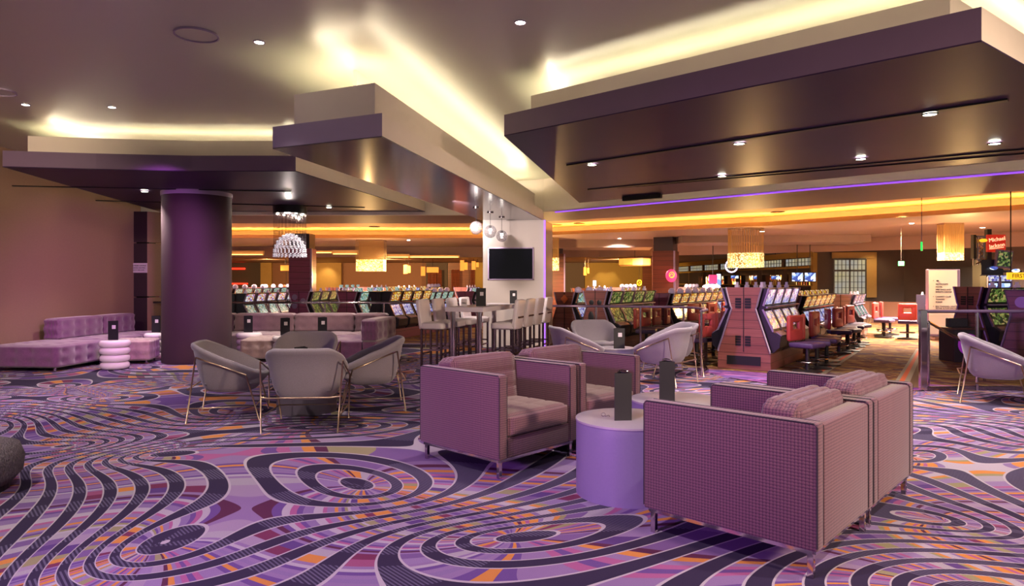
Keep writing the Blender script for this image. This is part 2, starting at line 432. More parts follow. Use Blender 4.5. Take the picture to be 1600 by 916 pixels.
SCR = [screen_mat('screen a', ['e8d8f0', '8a6ad0', 'f0e060', 'ffffff', 'c04040', '6080d0'], 0.45, 26, 1),
       screen_mat('screen b', ['203820', '6a8a40', 'a0b060', '283018', 'c8b070', '384828'], 0.41, 24, 2),
       screen_mat('screen c', ['dfe4ff', '9aa0f0', '5a50b0', 'ffffff', 'b0b8ff'], 0.49, 22, 3),
       screen_mat('screen d', ['f0c030', 'f8e890', 'c86020', 'fff8d0', '904020'], 0.49, 24, 4),
       screen_mat('screen e', ['80d0c8', 'c0e8e0', '407080', 'f0f0e0', '90a060'], 0.41, 22, 5)]
M['cab_dark'] = pbr('cabinet charcoal', '1c1822', .3); M['cab_silver'] = pbr('cabinet silver', '8c7c98', .4, .5)
M['topper'] = pbr('machine topper lamp', 'a898a8', .3, emit='e0c0e8', es=.1)

# ------------------------------------------------------------------ floor
FB = [(-30, 16.3), (-.7, 16.3), (.73, 13.3), (3.0, 12.5), (3.35, 10.4), G(1235, 606), G(1445, 612), G(1600, 604), (12, 8.9), (30, 8.9)]
bm = BM()
lp = [(-14, -8), (14, -8), (14, 8.9)]+[p for p in reversed(FB) if p[0] < 14 and p[0] > -14]+[(-14, 16.3)]
vs = [bm.verts.new((x, y, 0)) for x, y in lp]; bm.faces.new(vs); bmesh.ops.triangulate(bm, faces=bm.faces[:])
struct('floor', bm, M['carpet'])
bm = BM(); vs = [bm.verts.new((x, y, 0)) for x, y in FB+[(34, 8.9), (34, 60), (-34, 60), (-34, 16.3)][0:4]]
bm.faces.new(vs); bmesh.ops.triangulate(bm, faces=bm.faces[:])
for f in bm.faces:
    if f.normal.z < 0: f.normal_flip()
struct('floor_casino', bm, M['casino_carpet'])
bm = BM(); slab_line(bm, [FB[4], FB[5], FB[6]], .05, .0, .008); struct('trim_1', bm, M['dchrome'])
# aisle stripes
def stripe(pts, mat, z, name='floor_stripe'):
    bm = BM(); prism(bm, pts, 0.0, z); return struct(name, bm, mat)
stripe([G(1228, 608), G(1258, 608), G(1349, 545), G(1342, 545)], M['stripe_b'], .002)
stripe([G(1254, 590), G(1282, 590), G(1349, 545), G(1334, 545)], M['stripe_g'], .003)
stripe([G(1264, 590), G(1272, 590), G(1343, 545), G(1339, 545)], M['stripe_o'], .004)
stripe([G(1392, 606), G(1436, 606), G(1455, 545), G(1432, 545)], M['stripe_b'], .002)
stripe([G(1392, 606), G(1418, 606), G(1444, 545), G(1432, 545)], M['stripe_g'], .003)
stripe([G(1399, 606), G(1408, 606), G(1440, 545), G(1436, 545)], M['stripe_o'], .004)

# ------------------------------------------------------------------ lounge ceiling, walls, bulkhead
ZC, ZP = 3.85, 3.17
BK = [(-11, 16.15), (-.7, 16.15), (.73, 15.4), (5, 11.5), (7.55, 9.44), (13, 5.2)]
bm = BM(); pl = [(-11, -8), (13, -8)]+list(reversed(BK))
prism(bm, pl, ZC, ZC+.15); struct('ceiling', bm, M['ceil'])
bm = BM(); slab_line(bm, [(-9.7, 2.0), (-8.62, 15.6)], .2, 0, ZC); struct('wall_left', bm, M['wall'])
bm = BM(); slab_line(bm, BK, .18, 3.1, ZC); struct('wall_bulkhead', bm, M['white'])
# purple line of light under the bulkhead
bm = BM(); slab_line(bm, [(BK[2][0]+.25, BK[2][1]-.02), (BK[3][0]+.1, BK[3][1]+.1), (BK[4][0]+.1, BK[4][1]+.1), (12.5, 5.7)], .03, 3.075, 3.098); struct('trim_2', bm, M['led_purple'])
def canopy(name, pts, z0, z1, zlip, ins, mats, core=1.3, led_in=.1):
    g = ceiling_group(name)
    bm = BM(); prism(bm, pts, z0, z0+.012); obj('underside', bm, mats[0], g)
    bm = BM(); prism(bm, pts, z0+.012, z1); bm.normal_update()
    for f in bm.faces: f.material_index = 1 if (f.normal.x > .5 and abs(f.normal.z) < .5) else 0  # cream on right-facing sides: the brighter light there put into the colour
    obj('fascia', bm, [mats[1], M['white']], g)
    a = inset(pts, ins); b = inset(pts, ins+.05)
    bm = BM(); n = len(a)
    for i in range(n):
        prism(bm, [a[i], a[(i+1) % n], b[(i+1) % n], b[i]], z1, zlip)
    obj('upstand', bm, M['white'], g)
    c1 = inset(pts, ins+.05+led_in); c2 = inset(pts, ins+.05+led_in+.03)
    bm = BM()
    for i in range(n): prism(bm, [c1[i], c1[(i+1) % n], c2[(i+1) % n], c2[i]], zlip-.07, zlip-.045)
    obj('light_strip', bm, M['led'], g)
    bm = BM(); prism(bm, inset(pts, core), z1, ZC); obj('core', bm, M['white'], g)
    return g
can = [Pz(4, 261, ZP), Pz(150, 265, ZP), Pz(300, 268, ZP), Pz(462, 268, ZP), Pz(664, 331, ZP), Pz(250, 331, ZP)]
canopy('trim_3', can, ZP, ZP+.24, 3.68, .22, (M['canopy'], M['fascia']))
pan = [(-.09, 7.72), (3.27, 4.68), (8.04, 8.26), (1.43, 14.26)]
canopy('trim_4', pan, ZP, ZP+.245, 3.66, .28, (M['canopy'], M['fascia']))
ZS = 2.9
sof = [Pz(426, 233, ZS), Pz(597, 214.4, ZS), (.73, 15.5), (-.66, 15.5)]
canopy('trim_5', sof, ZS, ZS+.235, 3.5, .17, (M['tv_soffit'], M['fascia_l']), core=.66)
# TV wall
bm = BM(); prism(bm, [(-.66, 15.3), (.73, 15.3), (.99, 16.4), (-.42, 16.4)], 0, ZS); struct('wall_television', bm, M['tv_wall'])
bm = BM(); box(bm, (.745, 15.29, 1.45), (.035, .03, 2.9)); struct('trim_6', bm, M['led_purple'])
# pillar at end of left wall
g = ceiling_group('column_panelled')
xa, xb = at(203, 15.35), at(230, 15.35)
for i, (z0, z1) in enumerate(((0, 1.13), (1.16, 2.37), (2.4, 3.1))):
    bm = BM(); box(bm, ((xa+xb)/2-.1, 15.55, (z0+z1)/2), (xb-xa+.2, .4, z1-z0-.0)); obj('panel', bm, M['panel'], g)
    bm = BM(); prism(bm, [(xb, 15.35), (xb+.2, 15.62), (xb+.2, 15.75), (xb, 15.75)], z0, z1); obj('side_panel', bm, M['wall'], g)
bm = BM(); box(bm, ((xa+xb)/2, 15.6, 1.55), (xb-xa-.03, .3, 3.09)); obj('core', bm, M['black'], g)
s = thing('wall_notice', 'white notice board with dark lettering fixed on the dark panelled pillar', 'sign', (at(216.5, 15.33), 15.335, 1.81))
bm = BM(); box(bm, (0, 0, 0), (.39, .02, .22), bev=.003); obj('board', bm, M['menu_mark'], s)
for k, (ln, sz) in enumerate((('THE MUSIC LOUNGE', .038), ('RESERVED SEATING', .036), ('AGES 21 AND OVER', .03))):
    text('lettering', ln, sz, (0, -.013, .05-k*.05), (PI/2, 0, 0), M['ink'], s)
# round column
bm = BM(); cx, cy = -5.95, 12.7
lathe(bm, [(0, .0), (.605, .0), (.605, 3.09), (0, 3.09)], (cx, cy, 0), 64); struct('column_round', bm, M['column'], smooth=True)
bm = BM(); lathe(bm, [(.0, 3.09), (.62, 3.09), (.62, 3.17), (0, 3.17)], (cx, cy, 0), 64); struct('trim_7', bm, M['fascia_l'], smooth=True)

# ceiling fittings
def downlight(px, py, z, r, label, e=60, body=None, grp=None, ang=110, col=NEUT):
    x, y = Pz(px, py, z)
    t = thing('recessed_downlight', label, 'ceiling light', (x, y, z), 0, grp)
    bm = BM(); lathe(bm, [(r, -.001), (r*1.25, -.001), (r*1.25, -.012), (r, -.012), (r, -.001)], seg=24); obj('trim_ring', bm, body or M['fascia_l'], t, smooth=True)
    bm = BM(); lathe(bm, [(0, -.006), (r, -.006), (r, -.001), (0, -.001)], seg=24); obj('lamp', bm, M['lamp'], t)
    spot((x, y, z-.03), (x, y, 0), e, col, ang, 1.0, .05)
for px, py, lb in ((405, 65, 'small white recessed downlight in the glossy ceiling beside the large round speaker'), (813, 34, 'small recessed downlight in the glossy ceiling nearest the long purple drop panel'),
                   (175, 167, 'small recessed downlight above the middle of the purple canopy edge'), (40, 163, 'small recessed downlight near the canopy corner by the left wall')):
    downlight(px, py, ZC, .045, lb, 240, None, None, 56)
for px, py, lb in ((925, 257, 'bright downlight at the left end of the panel\'s front black track'), (1155, 224, 'bright downlight in the middle of the panel\'s front black track'),
                   (1453, 178, 'bright downlight at the right end of the panel\'s front black track'), (1128, 275, 'bright downlight toward the left of the panel\'s rear black track'),
                   (1345, 248, 'bright downlight in the middle of the panel\'s rear black track'), (1554, 224, 'bright downlight toward the right of the panel\'s rear black track')):
    downlight(px, py, ZP-.02, .06, lb, 300, M['black'])
for px, py, lb in ((226, 299, 'bright downlight in the canopy underside between left wall and round column'), (450, 301, 'bright downlight in the canopy underside above the bead chandelier'), (514, 324, 'bright downlight at the rear corner of the canopy underside, beyond the bead chandelier')):
    downlight(px, py, ZP-.02, .06, lb, 260, M['black'])
def track(a, b, label, wid=.09, z=ZP):
    a = Vector(Pz(*a, z)); b = Vector(Pz(*b, z)); d = b-a; m = (a+b)/2
    bm = BM(); box(bm, (m.x, m.y, z-.008), (d.length, wid, .016), math.atan2(d.y, d.x)); tag(obj('ceiling_track', bm, M['black']), label, 'track')
track((888, 258), (1575, 155), 'black recessed lighting track nearer the front of the purple drop panel')
track((920, 296), (1600, 233), 'black recessed lighting track along the rear of the purple drop panel')
track((965, 293), (1600, 239), 'thin black slot running behind the rear track of the purple drop panel', .02)
track((20, 290), (455, 299), 'black lighting track across the purple canopy above the round column', .06)
track((150, 313), (570, 324), 'rear black lighting track across the purple canopy', .06)
bm = BM(); p = Vector(Pz(975, 314, 3.1)); q = Vector(Pz(1035, 309, 3.1)); m = (p+q)/2
box(bm, (m.x-.03, m.y-.06, 3.13), ((q-p).length, .08, .09), math.atan2((q-p).y, (q-p).x), .01); tag(obj('linear_air_vent', bm, M['black']), 'short black linear vent on the cream bulkhead beyond the drop panel', 'vent')
for px, py, r, lb in ((307, 53, .2, 'large round ceiling speaker grille beside the small downlight'), (-4, 142, .2, 'round ceiling speaker cut by the left frame edge')):
    x, y = Pz(px, py, ZC); t = thing('ceiling_speaker', lb, 'speaker', (x, y, ZC))
    bm = BM(); lathe(bm, [(r*.93, -.001), (r, -.001), (r, -.02), (r*.93, -.02), (r*.93, -.001)], seg=40); obj('rim', bm, M['fascia_l'], t, smooth=True)
    bm = BM(); lathe(bm, [(0, -.008), (r*.92, -.008), (r*.92, -.001), (0, -.001)], seg=40); obj('grille', bm, M['ceil'], t)

# ------------------------------------------------------------------ casino shell
E_ = [(-30, 18.5), (-.7, 18.5), (.9, 17.9), (5.6, 14.8), (9.0, 11.8), (17, 6.5)]
BK2 = [(-30, 16.33), (-.7, 16.33), (.85, 15.55), (5.12, 11.65), (7.68, 9.6), (17, 2.5)]
L_ = [(-30, 24.7), (-1, 24.7), (1.1, 23.3), (7.35, 19.3), (11.4, 14.9), (20, 8)]
M_ = [(-30, 31), (-1, 31), (4, 31), (11.6, 25.6), (17, 21), (28, 12)]
g = ceiling_group('ceiling_casino')
bm = BM(); band(bm, BK2, E_, 3.1); strip(bm, E_, 3.1, 3.45); obj('near_soffit', bm, M['cas_ceil'], g)
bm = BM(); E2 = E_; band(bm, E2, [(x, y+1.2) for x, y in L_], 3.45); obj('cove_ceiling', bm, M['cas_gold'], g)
bm = BM(); slab_line(bm, L_, .04, 3.1, 3.215); obj('cove_lip', bm, M['cas_gold'], g)
bm = BM(); slab_line(bm, [(x, y+.18) for x, y in L_], .05, 3.13, 3.16); obj('light_strip', bm, M['led_gold'], g)
bm = BM(); band(bm, [(x, y+.04) for x, y in L_], M_, 3.1); strip(bm, [(x, y+1.2) for x, y in L_], 3.1, 3.45); obj('middle_soffit', bm, M['cas_ceil2'], g)
bm = BM(); strip(bm, M_, 2.62, 3.1); obj('drop_face', bm, M['cas_ceil'], g)
bm = BM(); band(bm, M_[:4]+[(15, 23.2)], [(-30, 47), (-1, 47), (4, 47), (11, 47), (17, 47)], 2.78); obj('far_ceiling', bm, M['cas_ceil2'], g)
# far gold coves on the drop face
def cove(px0, px1, py0, py1, d):
    x0, x1 = at(px0, d), at(px1, d); z0, z1 = CH+(HZ-py1)*d/FPX, CH+(HZ-py0)*d/FPX
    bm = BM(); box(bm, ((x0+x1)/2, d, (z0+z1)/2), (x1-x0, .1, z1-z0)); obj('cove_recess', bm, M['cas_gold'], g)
    bm = BM(); box(bm, ((x0+x1)/2, d-.10, z0+.03), (x1-x0-.1, .03, .02)); obj('light_strip', bm, M['led_far'], g)
for c in ((358, 413, 392, 399, 30.6), (490, 520, 392, 396, 30.6), (520, 560, 391, 398, 30.6), (604, 640, 397, 403, 30.6), (640, 718, 399, 403, 30.6), (240, 258, 388, 396, 30.6)): cove(*c)
for (px0, px1, d, z0, m) in ((1200, 1347, 23.5, 2.86, 'cas_ceil2'), (880, 1015, 26, 2.8, 'cas_ceil2')):
    bm = BM(); prism(bm, [(at(px0, d)-3, d), (at(px1, d), d-.6), (at(px1, d)+.4, d+2.0), (at(px0, d)-3, d+2.0)], z0, 3.1); obj('dropped_soffit', bm, M[m], g)
# back walls in stretches
def wallpiece(name, px0, px1, d, mat, z1=2.78, z0=0, th=.2, kind=True):
    bm = BM(); box(bm, ((at(px0, d)+at(px1, d))/2, d+th/2, (z0+z1)/2), (at(px1, d)-at(px0, d), th, z1-z0))
    return struct(name, bm, mat)
for i, (a, b, d, m) in enumerate(((100, 300, 46.4, 'brown'), (300, 407, 46.2, 'darkwall'), (407, 424, 45.8, 'tan'), (424, 490, 46.3, 'brown'), (490, 533, 46, 'tan'), (533, 666, 46.3, 'brown'),
                                  (666, 700, 46.1, 'darkwall'), (700, 745, 46, 'woodcol'), (742, 800, 45.7, 'olive'), (800, 880, 46, 'brown'), (880, 914, 46.2, 'darkwall'), (914, 1004, 46, 'olive'), (1004, 1062, 45.9, 'woodcol'), (1062, 1170, 45.8, 'darkwall'))):
    wallpiece('wall_back', a, b, d, M[m])
# curtain panels
for k, px in enumerate((669, 676, 684, 706, 712, 736)):
    bm = BM(); n = 10; x0 = at(px, 45.6)
    pts = [(x0+i*.03, 45.6+.04*math.sin(i*1.6)) for i in range(n)]
    slab_line(bm, pts, .05, .0, 2.3)
    tag(obj('curtain_panel', bm, M['woodcol']), '%s brown curtain fold from the crystal strand lamp on the far back wall' % ORD[k], 'curtain', 'brown curtain folds on the far wall')
# red neon bars far left
for (a, b, y, zz) in ((357, 383, 46.14, 2.38), (357, 387, 46.141, 1.09)):
    bm = BM(); box(bm, ((at(a, y)+at(b, y))/2, y, zz if zz > 2 else 1.35), (at(b, y)-at(a, y), .1, .10), bev=.02)
    tag(obj('neon_bar', bm, M['red_neon']), 'red glowing bar high on the dark far wall beside the round column' if zz > 2 else 'lower red glowing bar above the far slot machines beside the round column', 'neon light')
# right hand bar front: runs away from the viewer
A0, A1 = Vector((11.55, 25.7)), Vector((10.6, 43))
bm = BM(); slab_line(bm, [tuple(A1+Vector((1.6, 0))), tuple(A0+Vector((1.6, 0)))], .15, 0, 2.62); struct('wall_bar', bm, M['darkwall'])
bm = BM(); slab_line(bm, [tuple(A0), tuple(A1)], .12, 2.44, 2.66); slab_line(bm, [tuple(A0), tuple(A1)], .1, 2.02, 2.10); slab_line(bm, [tuple(A0), tuple(A1)], .12, 1.32, 1.36); struct('trim_8', bm, M['olive'])
n = 7
for i in range(n+1):
    p = A0.lerp(A1, (i/n)**1.0)
    bm = BM(); box(bm, (p.x, p.y, 1.3), (.16, .2, 2.6)); struct('trim_9', bm, M['olive'] if i < 1 else M['darkwall'])
for i in range(n):
    p = A0.lerp(A1, (i+.5)/n); q = (A1-A0)/n; ang = math.atan2(q.y, q.x)
    t = ceiling_group('window_%d' % (i+1)); t.location = (p.x, p.y, 2.27); t.rotation_euler = (0, 0, ang)
    bm = BM(); box(bm, (0, 0, 0), (q.length-.3, .01, .3)); obj('pane', bm, M['pane'], t)
    bm = BM()
    for k in range(9): box(bm, (-(q.length-.3)/2+k*(q.length-.3)/8, -.0, 0), (.03, .04, .32))
    for k in range(3): box(bm, (0, 0, -.15+k*.15), (q.length-.3, .045, .025))
    obj('muntin', bm, M['dkgrey'], t)
# bar interior: back counter, glowing shelves with bottles, televisions
bm = BM(); q = (A1-A0); slab_line(bm, [tuple(A0+Vector((.9, .4))), tuple(A1+Vector((.9, 0)))], .3, 0, 1.0); tag(obj('bar_counter', bm, M['darkwall']), 'dark bar counter behind the timber columns beyond the slot machines', 'counter')
gl = [screen_mat('bottle glow %d' % k, ['f0a040', 'f8e0a0', '502010', 'c04828', '604828'], 2.4, 6, k) for k in range(2)]
for i in range(n):
    for (z, lbl) in ((1.32, 'lower'),):
        p = A0.lerp(A1, (i+.5)/n)+Vector((1.35, 0))
        t = thing('bar_shelf', '%s bar shelf bay of lit bottles counted from the dark corner wall' % ORD[i], 'shelf', (p.x, p.y, z), math.atan2(q.y, q.x), 'bar shelves behind the slot machines')
        bm = BM(); box(bm, (0, 0, 0), (1.9, .25, .03)); box(bm, (0, 0, .5), (1.9, .25, .03)); box(bm, (-.95, 0, .25), (.03, .25, .53)); box(bm, (.95, 0, .25), (.03, .25, .53)); box(bm, (0, 0, -.66), (1.9, .25, 1.3)); obj('shelf_frame', bm, M['darkwall'], t)
        bm = BM(); box(bm, (0, -.1, .25), (1.84, .02, .46)); obj('back_light', bm, gl[i % 2], t)
        if i < 4:
            for k in range(6):
                b = BM(); lathe(b, [(0, 0), (.05, 0), (.05, .2), (.018, .27), (.018, .34), (0, .34)], (p.x-.1+k*.02, p.y-.8+k*.3, z+.016), 8)
                tag(obj('bottle', b, M['olive'] if k % 2 else M['brown']), '%s bottle from the viewer on the %s lit bar shelf from the dark corner' % (ORD[k], ORD[i]), 'bottle', 'bottles on the lit bar shelves')
for px, py, d, wd, lb in ((1246, 433, 24.9, .42, 'left'), (1266, 433, 24.85, .42, 'right')):
    t = thing('wall_television', '%s of the two pale blue televisions hanging in the bar opening' % lb, 'television', (at(px, d), d, CH+(HZ-py)*d/FPX), 0)
    bm = BM(); box(bm, (0, .03, 0), (wd+.03, .05, .37)); obj('frame', bm, M['black'], t)
    bm = BM(); box(bm, (0, 0, 0), (wd-.03, .012, .31)); obj('screen', bm, M['screen_blue'], t)
    bm = BM(); tube(bm, [(0, .03, .18), (0, .03, 2.62-t.location.z+.5)], .015); obj('drop_rod', bm, M['black'], t)
for px, py, d in ((1148, 433, 33), (1184, 434, 31), (1212, 434, 29)):
    t = thing('wall_television', 'small far television glowing in the dark bar, %s from the twin screens' % {1148: 'third', 1184: 'second', 1212: 'nearest'}[px], 'television', (at(px, d), d, CH+(HZ-py)*d/FPX))
    bm = BM(); box(bm, (0, .03, 0), (.4, .04, .16)); obj('frame', bm, M['black'], t)
    bm = BM(); box(bm, (0, 0, 0), (.36, .012, .13)); obj('screen', bm, M['screen_blue'], t)
    bm = BM(); tube(bm, [(0, .03, .08), (0, .03, 3.1-t.location.z)], .015); obj('drop_rod', bm, M['black'], t)
# dark corner wall with gridded window
W0 = (11.55, 25.7)
bm = BM(); slab_line(bm, [(28, 13), (17, 20.6), (14.7, 25.2), W0], -.3, 0, 2.75); struct('wall_right', bm, M['darkwall'])
bm = BM(); slab_line(bm, [(at(1352, 25.2), 25.30), (at(1370, 25.2), 25.2)], .06, .9, 2.6); struct('trim_10', bm, M['tan'])
bm = BM(); slab_line(bm, [(at(1300, 25.45), 25.45), (at(1366, 25.15), 25.15)], .06, 2.25+.12, 2.6); struct('trim_11', bm, M['tan'])
t = ceiling_group('window_8'); wx0, wx1 = at(1303, 25.3), at(1352, 25.2); t.location = ((wx0+wx1)/2, 25.25, 0); t.rotation_euler = (0, 0, math.atan2(-.5, 3.15)); ww = wx1-wx0
z0, z1 = .62, 2.34
bm = BM(); box(bm, (0, 0, (z0+z1)/2), (ww, .02, z1-z0)); obj('pane', bm, M['pane'], t)
bm = BM()
for k in range(9): box(bm, (-ww/2+k*ww/8, -.02, (z0+z1)/2), (.05 if k in (0, 4, 8) else .018, .04, z1-z0))
for k in range(9): box(bm, (0, -.02, z0+k*(z1-z0)/8), (ww, .04, .07 if k in (0, 6, 8) else .018))
obj('muntin', bm, M['dkgrey'], t)
# exit doorway: darker recess & stair rails
bm = BM(); box(bm, (15.35, 23.0, 1.0), (1.5, .15, 2.0), math.atan2(-4.6, 2.3)); struct('door_1', bm, M['black'])
bm = BM(); slab_line(bm, [(16.4, 20.6), (13.0, 24.4), (11.9, 24.6)], .1, 0, .78); struct('wall_low', bm, M['brown'])
for px, py in ((1408, 412), (1440, 385)):
    d = 19.5 if px == 1408 else 15.5; x = at(px, d); z = CH+(HZ-py)*d/FPX
    t = thing('exit_sign', 'green exit sign hanging on a rod %s' % ('above the dark exit doorway' if px == 1408 else 'seen nearly edge on beside the crystal box lamp'), 'sign', (x, d, z), 0 if px == 1408 else 1.0)
    bm = BM(); box(bm, (0, 0, 0), (.17, .03, .13) if px == 1408 else (.2, .04, .2), bev=.006); obj('panel', bm, M['green'], t)
    bm = BM(); tube(bm, [(0, 0, .06), (0, 0, (3.1 if px == 1408 else 3.45)-z)], .008, 6); obj('rod', bm, M['dchrome'], t)
    text('lettering', 'EXIT', .075, (0, -.02 if px == 1408 else -.024, 0), (PI/2, 0, 0), M['menu_mark'], t)

# wood columns in the casino
def wcol(px, d, wpx, ry, lb, ztop=3.1, disc=False):
    x = at(px, d); s = wpx*d/FPX
    t = thing('timber_column', lb, 'column', (x, d, 0), ry); t['kind'] = 'structure'
    bm = BM(); box(bm, (0, 0, 1.3), (s, s, 2.6), bev=.01); obj('veneer', bm, M['woodcol'] if disc is not None else M['wood2'], t)
    bm = BM(); box(bm, (0, 0, (2.6+ztop)/2), (s*.9, s*.9, ztop-2.6)); obj('dark_top', bm, M['panel'], t)
    bm = BM(); box(bm, (s/2+.03, -s/2+.05, 1.3), (.05, .1, 2.6)); obj('metal_edge', bm, M['lilac_trim'], t)
    return t, s
wcol(473, 22.7, 33, 0, 'timber clad column behind the bead chandelier', disc=None)
wcol(1040, 24.5, 33, -.5, 'timber clad column carrying a round pink sign')
wcol(868, 27, 24, 0, 'timber clad column just right of the television wall')
t = thing('round_wall_sign', 'round pink emblem sign hung on the timber column', 'sign', (at(1049, 23.85), 23.85, CH+(HZ-431)*23.85/FPX), 0)
bm = BM(); sphere(bm, (0, 0, 0), .2, 24, 12); bmesh.ops.transform(bm, matrix=Matrix.Diagonal((1, .2, 1.15, 1)), verts=bm.verts); obj('disc', bm, M['pink_sign'], t, smooth='all')
bm = BM(); tube(bm, [(.09*math.cos(a), -.05, .03+.10*math.sin(a)) for a in [i*2*PI/16 for i in range(16)]], .012, 6, closed=True); tube(bm, [(-.08, -.05, .0), (0, -.06, .08), (.08, -.05, -.02), (-.04, -.05, -.06)], .012, 6); obj('emblem', bm, M['yellow_sign'], t)
t = thing('hanging_promo_sign', 'pink and white lit sign cluster over the slot machines in front of the bar', 'sign', (at(1112, 27), 27, CH+(HZ-441)*27/FPX), .1)
bm = BM(); box(bm, (.05, 0, .12), (.34, .08, .34), bev=.02); obj('pink_box', bm, M['pink_sign'], t)
bm = BM(); box(bm, (.3, .02, .1), (.16, .08, .46), bev=.02); obj('side_screen', bm, M['screen_blue'], t)
bm = BM(); sphere(bm, (0, 0, -.18), .36, 24, 8, sz=.3); obj('lower_oval', bm, M['blue_glow'], t, smooth='all')
bm = BM(); tube(bm, [(.05, 0, .25), (.05, 0, 3.1-t.location.z)], .02); obj('drop_rod', bm, M['black'], t)
# ring neon
t = thing('neon_ring', 'white neon ring light hanging below the large crystal drum lamp', 'neon light', (at(1143, 21.5), 21.5, CH+(HZ-416)*21.5/FPX), 0)
bm = BM(); tube(bm, [(.19*math.cos(i*PI/12), 0, .19*math.sin(i*PI/12)) for i in range(24)], .025, 8, closed=True); obj('tube', bm, M['blue_glow'], t, smooth='all')
bm = BM(); tube(bm, [(0, 0, .19), (0, 0, 3.1-t.location.z)], .01, 6); obj('rod', bm, M['dchrome'], t)

# crystal box lamps
def crystal_lamp(px, d, wpx, y0, y1, ysplit, lb, round_=False):
    x = at(px, d); w_ = wpx*d/FPX; zt = 3.1; zb = CH+(HZ-y1)*d/FPX; zs = CH+(HZ-ysplit)*d/FPX
    t = thing('crystal_lamp', lb, 'chandelier', (x, d, zb), 0, 'crystal lamps over the casino floor')
    bm = BM()
    if round_: cyl(bm, (0, 0, zt-zb-.03), w_/2, .03, 32)
    else: box(bm, (0, 0, zt-zb-.015), (w_, w_*.6, .03))
    obj('ceiling_plate', bm, M['gold'], t)
    bm = BM(); k = 22
    for i in range(k*2):
        if round_: a = 2*PI*i/(k*2); p = (w_/2*.96*math.cos(a), w_/2*.96*math.sin(a))
        else:
            p = (-w_/2+(i % k)*w_/(k-1), (-1 if i < k else 1)*w_*.29)
        box(bm, (p[0], p[1], (zs-zb+zt-zb)/2), (.012, .012, zt-zs))
    obj('hanging_strands', bm, M['strand'], t)['kind'] = 'stuff'
    bm = BM()
    if round_: lathe(bm, [(0, 0), (w_/2, 0), (w_/2, zs-zb), (w_/2*.9, zs-zb), (w_/2*.9, .02), (0, .02)], seg=36)
    else: box(bm, (0, 0, (zs-zb)/2), (w_, w_*.6, zs-zb))
    obj('crystal_band', bm, M['crystal'], t)
    l = bpy.data.lights.new('lamp', 'POINT'); l.energy = 150; l.color = GOLD; l.shadow_soft_size = .02
    o = bpy.data.objects.new('lamp_light', l); COL.objects.link(o); o.location = (x, d-.6, zb-.25)
crystal_lamp(580, 26, 42, 377, 424, 406, 'rectangular crystal strand lamp over the casino left of the television wall')
crystal_lamp(860, 24.5, 27, 373, 423, 403, 'round crystal strand lamp partly hidden by the television wall', True)
crystal_lamp(1165, 20.3, 54, 359, 418, 396, 'large round crystal strand lamp above the slot bank nearest the lounge', True)
crystal_lamp(1485, 18.5, 30, 355, 407, 395, 'narrow square crystal strand lamp above the directory board')
# amber lanterns
def lantern(px, py, wpx, hpx, d, lb, round_=False, zt=2.78):
    x = at(px, d); z = CH+(HZ-py)*d/FPX; w_ = wpx*d/FPX; h = hpx*d/FPX
    t = thing('amber_lantern', lb, 'pendant lamp', (x, d, z), 0, 'amber lanterns over the far casino floor')
    bm = BM()
    if round_: cyl(bm, (0, 0, -h/2), w_/2, h, 10)
    else: box(bm, (0, 0, 0), (w_, w_*.8, h))
    obj('shade', bm, M['amber'], t)
    bm = BM(); r = w_/2
    for s_ in (-1, 1): box(bm, (0, 0, s_*h/2), (w_*(1.02 if not round_ else 1.02), w_*.82, .02)) if not round_ else lathe(bm, [(r*.98, s_*h/2), (r*1.03, s_*h/2), (r*1.03, s_*h/2+.03), (r*.98, s_*h/2+.03), (r*.98, s_*h/2)], seg=10)
    obj('rim', bm, M['woodcol'], t)
    bm = BM(); tube(bm, [(0, 0, h/2), (0, 0, zt-z)], .015, 6); obj('rod', bm, M['dchrome'], t)
lantern(992, 410, 50, 11, 29, 'wide round amber drum lantern beside the timber column with pink sign', True, 3.1)
for px, py, w_, h, lb in ((634, 421, 6, 14, 'tall'), (639, 421, 5, 11, 'short'), (661, 424, 6, 15, 'narrow'), (676, 422, 17, 9, 'wide'), (722, 415, 6, 17, 'tallest'), (728, 416, 5, 12, 'short'), (740, 415, 6, 14, 'slim'), (746, 414, 4, 8, 'small'), (914, 424, 4, 13, 'tall'), (919, 423, 3, 9, 'short'), (446, 419, 12, 9, 'square')):
    side = 'left of the wide lantern' if px < 670 else 'left of the television wall' if px < 800 else 'right of the television wall'
    lantern(px, py, w_, h, 38+(px % 5)*.3, '%s amber box lantern in the far casino hanging %s' % (lb, 'by the bead chandelier' if px == 446 else side))
# ceiling discs in the gold cove
for px, py, d in ((585, 354, 20.5), (870, 351, 20), (1215, 331, 16.5), (905, 349, 18.2)):
    z = 3.45; x, y = Pz(px, py, z)
    bm = BM(); lathe(bm, [(.14, -.001), (.19, -.001), (.19, -.02), (.14, -.02), (.14, -.001)], (x, y, z), 24)
    tag(obj('ceiling_speaker', bm, M['brown']), 'round speaker in the amber cove ceiling %s' % {585: 'above the rectangular crystal lamp', 870: 'just right of the television wall', 1215: 'right of the large crystal drum lamp', 905: 'second right of the television wall'}[px], 'speaker')
k = 0
for (x, y) in [(-12, 26), (-8, 27), (-4, 26), (0, 26), (4, 25), (8, 21.5), (11, 18.5), (13.5, 17), (-15, 21), (6, 27), (10, 24), (14, 20)]:
    z = 3.1
    if y < 24.7 and x < 0: z = 3.45
    bm = BM(); lathe(bm, [(0, -.006), (.05, -.006), (.065, -.001), (0, -.001)], (x, y, z), 12)
    tag(obj('casino_downlight', bm, M['lamp']), 'tiny recessed downlight in the casino ceiling', 'ceiling light', 'small casino downlights')
    spot((x, y, z-.05), (x, y, 0), 3000, (1.0, .80, .62), 150, .6, .1)
